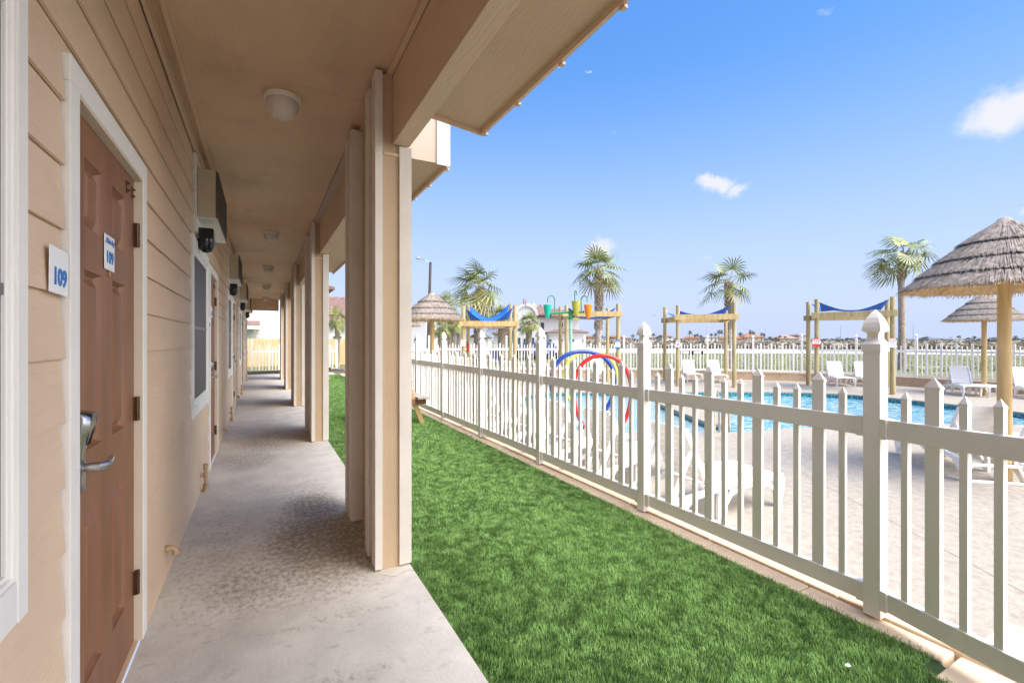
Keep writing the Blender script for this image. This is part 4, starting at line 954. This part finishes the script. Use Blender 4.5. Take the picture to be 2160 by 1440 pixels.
# pool handrails
for px, py, lb in [(1507, 918, 'left champagne metal handrail at the near edge of the pool'), (1527, 926, 'right champagne metal handrail at the near edge of the pool')]:
    p = G(px, py, D); q = G(px+44, py-66, D); d = Vector((q.x-p.x, q.y-p.y, 0)).normalized()
    r_ = thing('pool_handrail', lb, 'handrail', p, math.atan2(d.y, d.x), 'pool handrails')
    obj('rail_tube', MB().tube([(0,0,0),(0,0,.35),(.01,0,.52),(.06,0,.64),(.16,0,.70),(.30,0,.70),(.46,0,.62),(.60,0,.45),(.70,0,.2),(.74,0,-.12)], .019, 12), rail_m, r_, smooth=True)
    obj('floor_flange', MB().lathe([(.045,.001),(.045,.008),(.02,.014)], 16), rail_m, r_)
p = G(1338, 800, D); r_ = thing('pool_handrail', 'small pale handrail loop by the far wall left of the tall mid fence post', 'handrail', p, 0, 'pool handrails')
obj('rail_tube', MB().tube([(0,0,0),(0,0,.25),(.05,0,.38),(.15,0,.42),(.25,-.05,.38),(.3,-.1,.2),(.3,-.1,0)], .018, 10), rail_m, r_, smooth=True)

# ================================================================== PALMS
def make_palm(seed, H, cr, tr, nfan=26, boots=.5, wind=0.0, gap=0.0):
    rg = random.Random(seed)
    r_ = thing('palm_tree', '', 'palm tree', (0,0,0), 0, 'palms around the pool')
    bend = [(rg.uniform(-.02, .02)*H*t, rg.uniform(-.02, .02)*H*t, H*t) for t in (0, .25, .5, .75, 1)]
    tb = MB().tube(bend, [tr*1.25, tr*1.0, tr*.92, tr*.9, tr*.8], 14)
    z = H*(1-boots); row = 0
    while z < H-.02:
        t = z/H; i = min(3, int(t*4)); f = t*4-i; cx_ = bend[i][0]*(1-f)+bend[i+1][0]*f; cy_ = bend[i][1]*(1-f)+bend[i+1][1]*f
        for k in range(7):
            a = 2*math.pi*(k+.5*(row % 2))/7+rg.uniform(-.1, .1); c_, s_ = math.cos(a), math.sin(a); ro = tr*.86; l = rg.uniform(.7, 1.25)
            A = Vector((cx_+c_*ro, cy_+s_*ro, z)); B = Vector((cx_+c_*(ro+tr*.55*l), cy_+s_*(ro+tr*.55*l), z+tr*1.15*l)); tb.bar(A, B, tr*.52, tr*.16, (c_, s_, 0))
        z += tr*.62; row += 1
    obj('trunk', tb, boot_m if boots > .3 else trunk_m, r_)
    top = Vector(bend[-1]); g, yv = MB(), MB()
    st = MB()
    for i in range(nfan):
        az = i*2.39996+rg.uniform(-.3, .3)
        if gap and math.cos(az-gap) > .75 and rg.random() < .8: continue
        el = R(78-125*(i/nfan)**.85)+rg.uniform(-.12, .12)
        d = Vector((math.cos(az)*math.cos(el), math.sin(az)*math.cos(el), math.sin(el)))
        pl = cr*rg.uniform(.38, .55); drop = -.10*cr*math.cos(el)
        base = top+Vector((0,0,-.05)); mid = base+d*pl*.5+Vector((0,0,.03*cr)); end = base+d*pl+Vector((wind*.15*cr, 0, drop))
        st.tube([base, mid, end], [.022, .014, .009], 5)
        fd = (end-mid).normalized(); side = fd.cross(Vector((0,0,1))); side = side.normalized() if side.length > .05 else Vector((math.sin(az), -math.cos(az), 0))
        nrm = side.cross(fd).normalized(); roll = rg.uniform(-.5, .5); side = (side*math.cos(roll)+nrm*math.sin(roll)).normalized(); nrm = side.cross(fd).normalized()
        m = yv if (el < R(-28) and rg.random() < .55) else g
        nb = 17; fl = cr*rg.uniform(.52, .70)
        for k in range(nb):
            a = (k/(nb-1)-.5)*R(235)+rg.uniform(-.03, .03); bl = fl*(1-.22*abs(a)/2.05)*rg.uniform(.86, 1.06)
            bd = (fd*math.cos(a)+side*math.sin(a)).normalized(); w_ = cr*.021
            t_ = bd.cross(nrm).normalized()*w_; fold = nrm*.05*cr*abs(math.sin(a))
            p0 = end; p1 = end+bd*bl*.55+fold+Vector((wind*.05*cr, 0, 0)); p2 = end+bd*bl*.85+Vector((wind*.16*cr, 0, -bl*.10)); p3 = end+bd*bl+Vector((wind*.26*cr, 0, -bl*rg.uniform(.08, .24)))
            m.add([p0-t_*.3, p0+t_*.3, p1+t_, p1-t_, p2+t_*.55, p2-t_*.55, p3], [(0,1,2,3), (3,2,4,5), (5,4,6)])
    obj('stems', st, palm_y, r_); obj('crown', g, palm_g, r_)
    if yv.v: obj('dry_fronds', yv, palm_y, r_)
    return r_
def ztop(y, Z): return 1.32+(718.5-y)*Z/980
def place_palm(proto, H0, px, Z, yc, label, rot, cr_scale=1.0, base=FIELD):
    p = at(px, 718.5, Z); H = ztop(yc, Z)-base; s = H/H0
    if proto.get('label', '') == '':
        proto.location = (p.x, p.y, base); proto.rotation_euler = (0, 0, rot); proto['label'] = label; proto.scale = (s*cr_scale, s*cr_scale, s); return proto
    return dup(proto, (p.x, p.y, base), rot, label, (s*cr_scale, s*cr_scale, s))
p1 = make_palm(3, 3.5, 1.5, .15, 16, .35, -.7)
place_palm(p1, 3.5, 1014, 20, 608, 'tall wind blown palm behind the leftmost blue sail', .3)
p2 = make_palm(8, 4.2, 1.35, .14, 19, .62, .0)
place_palm(p2, 4.2, 1262, 21, 570, 'tall round headed palm behind the tipping bucket tower', 1.0)
p3 = make_palm(15, 4.0, 1.45, .155, 16, .55, .15, -1.4)
place_palm(p3, 4.0, 1540, 21, 598, 'lone palm with one drooping left frond behind the third shade frame', 2.2)
p4 = make_palm(21, 4.8, 1.40, .125, 15, .22, .9)
place_palm(p4, 4.8, 1903, 19, 536, 'slender smooth trunked palm leaning its fronds right, behind the rightmost frame', .9)
p5 = make_palm(33, 2.6, 1.05, .15, 20, .95, .0)
place_palm(p5, 2.6, 1115, 27, 680, 'short shaggy palm in front of the white arched house', .5)
place_palm(p5, 2.6, 1059, 24, 668, 'short dense palm rising behind the right end of the deep blue sail', 1.8, 1.05)
place_palm(p5, 2.6, 1008, 26, 655, 'lower palm crown just under the tall wind blown palm', 2.9)
place_palm(p5, 2.6, 712, 21, 674, 'palm seen through the gap between the first two porch piers', 4.0, .62)
place_palm(p2, 4.2, 941, 25, 645, 'palm with crisscross trunk right behind the left parasol', 4.4, .8)
place_palm(p5, 2.6, 928, 23, 692, 'palm trunk left of the crisscross trunk behind the left parasol', 5.0, .8)
place_palm(p5, 2.6, 957, 33, 680, 'middle palm of the far cluster left of the leftmost shade frame', .2, .9)
place_palm(p5, 2.6, 968, 36, 684, 'right palm of the far cluster touching the leftmost shade frame', 1.2, .9)
place_palm(p5, 2.6, 948, 39, 688, 'farthest palm of the cluster between parasol and shade frame', 3.2, .9)
place_palm(p2, 4.2, 887, 46, 700, 'small distant palm against the white building at the left', 2.0, .9)
# distant palms on the horizon
fpm = thing('distant_palm', '', 'palm tree', (0,0,0), 0, 'tiny palms on the horizon')
obj('trunk', MB().tube([(0,0,0),(.05,0,3),(0,0,6)], [.22,.16,.14], 6), far_trunk, fpm)
m = MB(); rg = random.Random(2)
for k in range(46):
    az = rg.uniform(0, 6.28); el = rg.uniform(-.9, 1.3); d = Vector((math.cos(az)*math.cos(el), math.sin(az)*math.cos(el), math.sin(el))); t_ = d.cross(Vector((0,0,1))).normalized()*.16
    A = Vector((0,0,6)); m.add([A, A+d*.9+t_, A+d*1.7+Vector((0,0,-.25)), A+d*.9-t_], [(0,1,2,3)])
obj('crown', m, far_palm, fpm)
Z = 270
FPX = [(1254,707),(1290,713),(1335,708),(1379,706),(1386,712),(1392,709),(1455,701.5),(1466,708),(1472,707),(1479,709),(1500,706),(1509,705.5),(1517,700),(1523,700),(1562,704.5),(1582,700),(1588,702),(1607,705),(1612,706),(1624,712),(1636,713),(1645,710),(1657,711),(1788,714),(1812,713),(1860,713),(1948,713),(1955,712),(2023,710),(2055,711),(2095,713),(2143,710)]
left_of = ['pink house', 'blue roofed house', 'purple roofed house', 'tall fence post', 'porch of the dark house']
for i, (px, y) in enumerate(FPX):
    p = at(px, 718.5, Z); H = ztop(y, Z)-FIELD; lab = 'tiny distant palm standing on the horizon beyond the field'
    if i == 0: fpm.location = (p.x, p.y, FIELD); fpm.scale = (1, 1, H/6); fpm['label'] = lab
    else: dup(fpm, (p.x, p.y, FIELD), i*1.3, lab, (rg.uniform(.8, 1.2),)*2+(H/6,))
# dry brush belt beyond the sand road
def brush(name, label, zones, mat, seed):
    rg = random.Random(seed); m = MB()
    for (Z0, Z1, u0, u1, cnt, h0, h1, sz) in zones:
        for k in range(cnt):
            Zk = Z0+(Z1-Z0)*rg.random()**1.3; px = rg.uniform(u0, u1); p = at(px, 718.5, Zk); h = rg.uniform(h0, h1)*(.55+.9*max(0, mn.noise(Vector((p.x*.07, p.y*.07, 3)))+.4))
            for q in range(9):
                c_ = Vector((p.x+rg.gauss(0, sz*.5), p.y+rg.gauss(0, sz*.5), FIELD+h*rg.uniform(.1, .95))); s_ = sz*.45
                m.add([c_+Vector((rg.gauss(0,1), rg.gauss(0,1), rg.gauss(0,.35)))*s_ for _ in range(3)], [(0,1,2)])
    o = obj(name, m, mat); tag(o, label, 'brush', kind='stuff'); return o
brush('dry_brush', 'brown dune brush spread beyond the sand road', [(66, 120, 1160, 2560, 5200, .35, .8, .7), (120, 260, 1160, 2560, 4200, .35, .85, 1.6)], brush_m, 5)
scr = M('blue_grey_scrub', (.17, .19, .19), .95, .25, .05, col2=(.26, .27, .27))
brush('horizon_scrub', 'blue grey scrub line along the far horizon', [(500, 900, 1180, 2560, 3200, 1.2, 3.4, 6)], scr, 6)
# scattered weeds by the wall
wd = MB(); rg = random.Random(12)
for k in range(5200):
    px = rg.uniform(1330, 2400); Zk = 18+26*rg.random()**1.6; p = at(px, 718.5, Zk); a = rg.uniform(0, 6.28); h = rg.uniform(.03, .10); t_ = Vector((math.cos(a), math.sin(a), 0))*.03
    b_ = Vector((p.x, p.y, FIELD)); wd.add([b_-t_, b_+t_, b_+Vector((rg.gauss(0,.04), rg.gauss(0,.04), h))], [(0,1,2)])
tag(obj('field_weeds', wd, M('weed_green', (.12,.16,.05), .8, .3, 1.5, col2=(.22,.24,.10))), 'rough grass tufts growing beyond the far fence', 'grass', kind='stuff')

# ================================================================== HOUSES
def pxhouse(name, label, px, Z, cat='house', group=None):
    p = at(px, 718.5, Z); r_ = thing(name, label, cat, (p.x, p.y, FIELD), -YAW, group); K = Z/980
    r_['_k'] = K; return r_, (lambda x: (x-px)*K), (lambda y: 1.32+(718.5-y)*K-FIELD)
def hip(x0, x1, y0, y1, z0, z1, ins=None, t=.15, ridge=None):
    ins = ins if ins is not None else min(x1-x0, y1-y0)/2
    ym = (y0+y1)/2; a, b = x0+ins, x1-ins
    if a > b: a = b = (x0+x1)/2
    return MB().add([(x0,y0,z0),(x1,y0,z0),(x1,y1,z0),(x0,y1,z0),(x0,y0,z0+t),(x1,y0,z0+t),(x1,y1,z0+t),(x0,y1,z0+t),(a,ym,z1),(b,ym,z1)],
                    [(3,2,1,0),(0,1,5,4),(1,2,6,5),(2,3,7,6),(3,0,4,7),(4,5,9,8),(5,6,9),(6,7,8,9),(7,4,8)])
def window(r_, x0, x1, z0, z1, y, m=None, shutter=False):
    o = obj('window', MB().box(x0, x1, y-.03, y-.002, z0, z1), white_wall, r_); t = min(.09, (x1-x0)*.12)
    obj('pane', MB().box(x0+t, x1-t, y-.045, y-.031, z0+t, z1-t), m or glass_m, o)
def simple_house(label, x0, x1, ye, yr, wall, roof, Z=300, dark=0, yb=None):
    r_, X_, Zc = pxhouse('distant_house', label, (x0+x1)/2, Z, 'house', 'houses along the horizon')
    w0, w1, ze, zr = X_(x0), X_(x1), Zc(ye), Zc(yr)
    obj('wall', MB().box(w0*.94, w1*.94, 0, 10, 0, ze), wall, r_)
    obj('roof', hip(w0, w1, -.6, 10.6, ze, zr, None, .25), roof, r_)
    n = max(2, int((w1-w0)/3.0))
    for k in range(n):
        c_ = w0*.9+(w1-w0)*.9*(k+.5)/n
        for zf in ([.45] if ze < 3.4 else [.18, .66]): window(r_, c_-.65, c_+.65, ze*zf, ze*zf+min(1.3, ze*.28), 0)
simple_house('distant pink house with a big blue window, left of the lone palm trunk', 1233, 1256, 711, 706, pink_wall, terra_roof)
simple_house('distant white house with a blue roof by the second shade frame', 1264, 1279, 712, 706, white_wall, blue_roof)
simple_house('distant pink house partly behind the blue rules sign', 1287, 1313, 711, 705.5, pink_wall, terra_roof)
simple_house('distant house with a purplish grey roof left of the mid fence post', 1311, 1332, 713, 707.5, pink_wall, grey_roof)
simple_house('distant grey brown house just right of the mid fence post', 1366, 1385, 712, 705, cream_wall, grey_roof)
simple_house('distant tall white and terracotta house behind the left posts of the third frame', 1396, 1420, 710, 703.5, white_wall, terra_roof)
simple_house('distant low dark porch house right of the third frame left post', 1433, 1450, 714, 711, cream_wall, grey_roof)
simple_house('distant low terracotta house behind the left lounger pair', 1446, 1478, 713, 708, pink_wall, terra_roof)
simple_house('distant white house with a grey roof above the right lounger pair', 1486, 1516, 711.5, 708, white_wall, grey_roof)
simple_house('distant pink house squeezed left of the lone palm trunk', 1515, 1532, 713, 708.5, pink_wall, terra_roof)
simple_house('distant low red roofed house right of the third shade frame', 1552, 1575, 714, 710, pink_wall, terra_roof)
simple_house('largest distant house with a tall orange tiled roof between the third and fourth frames', 1568, 1613, 711.5, 702.5, cream_wall, terra_roof)
simple_house('distant wide house with a pale tan roof left of the fourth frame', 1643, 1686, 714, 705.5, cream_wall, M('dusty_roof', (.36,.24,.2), .85, .12, .8))
simple_house('distant two tone house with a grey roof touching the fourth frame', 1683, 1710, 707, 701.5, cream_wall, grey_roof)
simple_house('distant low house with a slate blue roof right of the slender palm', 1958, 1984, 715.5, 708.5, cream_wall, M('slate_roof', (.13,.17,.24), .8, .1, .5), 330)
simple_house('faint low distant house between the two right parasols', 2010, 2030, 715.5, 712.5, white_wall, grey_roof, 340)
for px, y0, lb in [(1490, 690, 'thin mast left of the white grey roofed house'), (1614, 689, 'thin mast right of the orange roofed house'), (1773.5, 683, 'thin mast behind the rightmost blue sail frame'), (1926.5, 681, 'tall thin mast right of the slender palm trunk')]:
    p = at(px, 718.5, 400); H = ztop(y0, 400); r_ = thing('radio_mast', lb, 'mast', (p.x, p.y, 0)); obj('mast_pole', MB().tube([(0,0,0),(0,0,H)], [.18,.08], 6), far_trunk, r_)
    obj('mast_base', MB().lathe([(.8,0),(.8,1.2),(.3,1.4)], 8), far_trunk, r_)

# big white house with arch behind the splash pad
bh, X_, Zc = pxhouse('white_arched_house', 'large white stucco house with rounded arch front and brown red roofs behind the bucket tower', 1150, 55)
def B(x0, x1, y0, y1, d0, d1): return MB().box(X_(x0), X_(x1), d0, d1, Zc(y1) if y1 is not None else 0, Zc(y0))
obj('wall', B(1129, 1226, 667, None, 2, 12), white_wall, bh)
obj('wall', B(1041, 1092, 705, None, 1.5, 10), white_wall, bh)
ar = MB(); n = 20; cx_, r_px = 1110, 23
out_ = [(X_(cx_+r_px*math.cos(math.pi*k/n)), Zc(665)+r_px*55/980*math.sin(math.pi*k/n)) for k in range(n+1)]
ol = [(X_(1087), 0), (X_(1133), 0)]+out_
ar.add([(x, 0.6, z) for x, z in ol]+[(x, 9, z) for x, z in ol], [tuple(range(len(ol))), tuple(range(len(ol), 2*len(ol)))[::-1]]+[(i, (i+1) % len(ol), (i+1) % len(ol)+len(ol), i+len(ol)) for i in range(len(ol))][::-1])
obj('arched_front', ar, white_wall, bh)
ri = MB()
for k in range(n):
    a0, a1 = math.pi*k/n, math.pi*(k+1)/n
    ri.bar((X_(cx_+r_px*math.cos(a0)), .5, Zc(665)+r_px*.0561*math.sin(a0)), (X_(cx_+r_px*math.cos(a1)), .5, Zc(665)+r_px*.0561*math.sin(a1)), .35, .18, (0,1,0))
obj('arch_rim', ri, M('pale_stone', (.62,.60,.56), .7, .1, 3), bh)
obj('roof', hip(X_(1127), X_(1232), 1.2, 12.5, Zc(667), Zc(643), 2.2), red_roof, bh)
obj('roof', hip(X_(1121), X_(1166), .9, 8, Zc(664), Zc(635), 1.3), red_roof, bh)
obj('gable', MB().add([(X_(x), y, Zc(z)) for y in (4, 10) for x, z in ((1108,665),(1130,631),(1152,665))], [(0,1,2),(5,4,3),(0,3,4,1),(1,4,5,2),(2,5,3,0)]), tan_roof, bh)
obj('roof', hip(X_(1037), X_(1093), .9, 10.5, Zc(704.5), Zc(688), 2.6), red_roof, bh)
gw = obj('garage_wing', B(1155, 1229, 703, None, -2.5, 4), white_wall, bh)
obj('cornice', B(1152, 1232, 703.5, 707, -2.8, 4.1), white_wall, gw)
obj('wing_roof', hip(X_(1150), X_(1233), -3.0, 4.6, Zc(703.4), Zc(690), 2.4), red_roof, gw)
gd = M('garage_door', (.66,.63,.58), .6, .05, 2)
for c_ in (1169, 1191, 1213.5):
    w_ = 8.5; pts = [(X_(c_-w_), 0), (X_(c_+w_), 0)]+[(X_(c_)+w_*.0561*math.cos(math.pi*k/10), Zc(721)+.30*w_*.0561*2*math.sin(math.pi*k/10)) for k in range(11)]
    m_ = MB().add([(x, -2.53, z) for x, z in pts]+[(x, -2.505, z) for x, z in pts], [tuple(range(len(pts)))]+[(i, i+len(pts), (i+1) % len(pts)+len(pts), (i+1) % len(pts)) for i in range(len(pts))])
    obj('garage_door', m_, gd, gw)
for x in (1157.5, 1180, 1202.5, 1225): obj('wall_lantern', MB().box(X_(x)-.1, X_(x)+.1, -2.75, -2.502, Zc(720), Zc(716)), black_m, gw)
for (x0, x1, y0, y1, d_) in [(1141.5,1151.5,677.5,697,2),(1186,1192,678,697,2),(1092,1099.5,692,698,.6),(1104,1109,692,698,.6),(1113,1119,692,698,.6),(1122,1129,692,698,.6),(1092,1099,711,727,.6),(1104,1109,713,727,.6),(1122,1128,711,727,.6)]:
    window(bh, X_(x0), X_(x1), Zc(y1), Zc(y0), d_)
for (x0, x1) in [(1050,1055.5),(1064,1073)]: obj('shutter', MB().box(X_(x0), X_(x1), 1.44, 1.498, Zc(732), Zc(712)), teal_sh, bh)
# small white houses further left
sh, X_, Zc = pxhouse('small_gable_house', 'small white house with a dark gable roof left of the arched house', 1008, 40)
obj('wall', MB().box(X_(990), X_(1029), 0, 7, 0, Zc(711)), white_wall, sh)
obj('roof', MB().add([(X_(x), y, Zc(z)) for y in (-.4, 7.4) for x, z in ((986,712.5),(1011,698),(1033,710.5),(1033,712.5),(1011,700.5),(986,714))], [(0,1,2,3,4,5),(11,10,9,8,7,6)]+[(i, i+6, (i+1) % 6+6, (i+1) % 6) for i in range(6)]), M('dark_shingle', (.20,.15,.13), .85, .2, 4), sh)
window(sh, X_(998), X_(1004), Zc(732), Zc(722), 0); window(sh, X_(1014), X_(1021), Zc(732), Zc(722), 0)
obj('door', MB().box(X_(1006), X_(1011), -.05, -.002, 0, Zc(722)), blue_roof, sh)
lh, X_, Zc = pxhouse('tall_white_building', 'tall plain white building with a balcony behind the left parasol', 872, 42)
obj('wall', MB().box(X_(830), X_(899), 0, 9, 0, Zc(663)), white_wall, lh); obj('roof', hip(X_(826), X_(903), -.4, 9.4, Zc(663), Zc(650), 3), red_roof, lh)
bl_ = MB(); 
for x in range(868, 898, 2): bl_.box(X_(x)-.02, X_(x)+.02, -1.0, -.96, Zc(740), Zc(732))
obj('balcony_railing', bl_.box(X_(866), X_(899), -1.01, -.95, Zc(732), Zc(730.5)).box(X_(866), X_(899), -1.01, -.0, Zc(741.5), Zc(740)), vinyl, lh)
window(lh, X_(874), X_(879), Zc(729), Zc(712), 0); window(lh, X_(845), X_(855), Zc(700), Zc(685), 0)
gh, X_, Zc = pxhouse('grey_shed', 'tiny grey roofed shed left of the lamp pole behind the fence', 898, 60)
obj('wall', MB().box(X_(892), X_(908), 0, 4, 0, Zc(718)), M('pale_grey_wall', (.55,.58,.6), .7, .05, 2), gh); obj('roof', hip(X_(890), X_(910), -.3, 4.3, Zc(718), Zc(711), 1), grey_roof, gh)
window(gh, X_(894.5), X_(897), Zc(726), Zc(721), 0)
# white house closing the view at the end of the walkway
eh = thing('neighbour_house', 'white lap sided house with a red roof beyond the end of the porch', 'house', (0, 31, FIELD))
lap = MB(); z = 0
while z < 4.3: lap.hexa([(-9,-.02,z),(3.7,-.02,z),(3.7,.1,z),(-9,.1,z),(-9,.0,z+.2),(3.7,.0,z+.2),(3.7,.1,z+.2),(-9,.1,z+.2)]); z += .2
obj('lap_wall', lap, white_wall, eh); obj('wall', MB().box(-8.98, 3.68, .101, 8, 0, 4.38), white_wall, eh)
obj('side_wing', MB().box(3.701, 6.2, 1.5, 8, 0, 2.6), white_wall, eh)
obj('wing_roof', MB().hexa([(3.0,1.1,2.5),(6.5,1.1,2.5),(6.5,8.2,2.5),(3.0,8.2,2.5),(3.0,4.4,4.35),(6.5,4.4,4.35),(6.5,5.2,4.35),(3.0,5.2,4.35)]), red_roof, eh)
obj('wing_window', MB().box(4.15, 4.65, 1.43, 1.497, 1.1, 1.5), glass_m, eh)
obj('roof', hip(-9.4, 4.0, -.4, 8.4, 4.38, 6.2, 3), red_roof, eh)
obj('porch_roof', MB().hexa([(-1.9,-1.0,1.95),(-.10,-1.0,1.95),(-.10,-.03,1.95),(-1.9,-.03,1.95),(-1.9,-1.0,2.02),(-.10,-1.0,2.02),(-.10,-.03,2.35),(-1.9,-.03,2.35)]), red_roof, eh)
obj('porch_fascia', MB().box(-1.95, -.05, -1.06, -1.002, 1.86, 2.03), white_trim, eh)
for x in (-1.8, -.35): obj('bracket', MB().bar((x,-.9,1.90),(x,-.05,1.05), .07, .07), white_trim, eh)
obj('entry_door', MB().box(-1.0, -.55, -.06, -.022, 0, 1.62), M('mint_door', (.38,.52,.48), .5, .05), eh)

# ================================================================== STREET THINGS
sl_ = thing('street_lamp', 'dark wooden street lamp pole with a cobra head arm behind the left parasol', 'street lamp', at(902, 718.5, 22)); sl_.location.z = FIELD
K = 22/980; zt = ztop(553, 22)-FIELD
u_ = Vector((math.cos(YAW), -math.sin(YAW), 0))
obj('pole', MB().tube([(0,0,0), u_*(6*K)+Vector((0,0,zt))], [.085,.06], 12), pole_wood, sl_, smooth=True)
tp = u_*(6*K)+Vector((0,0,zt-.05)); hd = u_*((884-902)*K)+Vector((0,0,ztop(546,22)-FIELD))
obj('arm', MB().tube([tp, tp+(hd-tp)*.4+Vector((0,0,.03)), tp+(hd-tp)*.75+Vector((0,0,.05)), hd], .022, 8), steel, sl_, smooth=True)
obj('lamp_head', MB().bar(hd+u_*.08, hd-u_*.16, .09, .05).bar(hd-u_*.02+Vector((0,0,.03)), hd-u_*.02+Vector((0,0,.10)), .04, .04), steel, sl_, bevel=.01)
fl = thing('flag_pole', 'thin flag pole with a small faded striped flag before the white arched house', 'flag pole', at(1103, 718.5, 44)); fl.location.z = FIELD
K = 44/980; H = ztop(619, 44)-FIELD; obj('pole', MB().tube([(0,0,0),(0,0,H)], [.04,.02], 8), steel, fl)
m = MB(); n = 8
for k in range(n+1):
    x = k/n*6.5*K; y = .05*math.sin(k*1.3); m.v += [(x*u_.x, x*u_.y+y, H-.45-.02*k), (x*u_.x, x*u_.y+y, H-.95-.03*k)]
m.f = [(2*k, 2*k+1, 2*k+3, 2*k+2) for k in range(n)]; obj('flag', m, flag_m, fl)
for i, (x, y) in enumerate([(1378, 665), (1383, 666)]):
    p = at(x, y, 60); b_ = thing('bird', ['left of two tiny dark birds in the sky above the mid fence post', 'right of two tiny dark birds in the sky above the mid fence post'][i], 'bird', p)
    obj('bird_body', MB().add([(-.10,0,0),(0,.05,.02),(.10,0,0),(0,-.05,.02),(0,0,-.05),(-.05,0,.02),(.05,0,.02),(-.16,.0,.08),(.16,0,.07)], [(0,1,4),(1,2,4),(2,3,4),(3,0,4),(0,3,1),(3,2,1),(5,1,7),(5,3,7),(6,1,8),(6,3,8)]), black_m, b_)
# parked car glimpsed behind the fences
def car():
    r_ = thing('parked_car', 'dark blue car parked beyond the far fence, left of the hoops', 'car', at(1135, 718.5, 29), -YAW+.25); r_.location.z = FIELD
    s = MB(); pr = [(0,.20),(0,.55),(.12,.62),(.75,.70),(1.15,.98),(1.35,1.06),(2.3,1.06),(2.75,.76),(3.15,.70),(3.2,.25)]
    for w0, w1 in [(-.72, .72)]:
        n = len(pr); s.add([(w0*(1 if z < .72 else .80), x, z) for x, z in pr]+[(w1*(1 if z < .72 else .80), x, z) for x, z in pr], [tuple(range(n)), tuple(range(n, 2*n))[::-1]]+[(i, i+n, (i+1) % n+n, (i+1) % n) for i in range(n)])
    obj('body', s, car_blue, r_, bevel=.03)
    obj('windshield', MB().hexa([(-.55,.80,.73),(.55,.80,.73),(.55,.86,.73),(-.55,.86,.73),(-.50,1.14,.99),(.50,1.14,.99),(.50,1.2,.99),(-.50,1.2,.99)]), glass_m, r_)
    for x in (-.5, .5): obj('headlight', MB().box(x-.13, x+.13, -.015, .0, .42, .54), lampglass, r_)
    obj('bumper', MB().box(-.70, .70, -.06, -.016, .22, .34), black_m, r_)
    for x in (-.68, .68):
        for y in (.55, 2.55):
            wl_ = obj('wheel', MB().tube([(x-.09,y,.24),(x+.09,y,.24)], .24, 20), rubber, r_, smooth=True); obj('rim', MB().tube([(x-.1,y,.24),(x+.1,y,.24)], .14, 12), steel, wl_)
    return r_
c1 = car(); p = at(1158, 718.5, 31); dup(c1, (p.x, p.y, FIELD), -YAW+.1, 'second dark blue car beyond the far fence, partly behind the blue hoop')
# blue plastic chairs beyond the fence
bc = thing('blue_chair', 'left blue plastic chair beyond the fence between the leftmost frame posts', 'chair', at(1040, 718.5, 24), -YAW, 'blue chairs beyond the far fence'); bc.location.z = FIELD
for sx in (-.17, .17):
    for sy in (-.15, .17): obj('leg', MB().box(sx-.02, sx+.02, sy-.02, sy+.02, 0, .27), blu_paint, bc)
obj('seat', MB().box(-.2, .2, -.2, .2, .271, .30), blu_paint, bc); 
for k in range(5): obj('back_slat', MB().hexa([(-.19+k*.078,.17,.301),(-.125+k*.078,.17,.301),(-.125+k*.078,.19,.301),(-.19+k*.078,.19,.301),(-.19+k*.078,.27,.68),(-.125+k*.078,.27,.68),(-.125+k*.078,.29,.68),(-.19+k*.078,.29,.68)]), blu_paint, bc)
for x, lb in [(1056, 'right blue plastic chair beyond the fence between the leftmost frame posts'), (972, 'blue plastic chair beyond the fence left of the notice post')]:
    p = at(x, 718.5, 24); dup(bc, (p.x, p.y, FIELD), -YAW+.3, lb)
# dark bench set on the lawn behind the left lounger pair
for i, x in enumerate((1447, 1472)):
    b_ = thing('park_bench', ['left dark bench on the lawn behind the lounger pair', 'right dark bench on the lawn behind the lounger pair'][i], 'bench', at(x, 718.5, 40), -YAW+.2, 'dark benches on the lawn'); b_.location.z = FIELD
    obj('seat', MB().box(-.5, .5, -.2, .2, .30, .34), black_m, b_); obj('backrest', MB().box(-.5, .5, .18, .22, .40, .68), black_m, b_)
    for sx in (-.45, .45): obj('leg', MB().box(sx-.03, sx+.03, -.18, .22, 0, .299), black_m, b_)
# leaf litter: a pale scrap on the turf
tag(obj('paper_scrap', MB().add([(2.11,1.02,-.012),(2.125,1.015,-.010),(2.128,1.03,-.006),(2.112,1.034,-.012)], [(0,1,2,3)]), sign_white), 'tiny white paper scrap lying on the turf near the bottom right', 'litter')
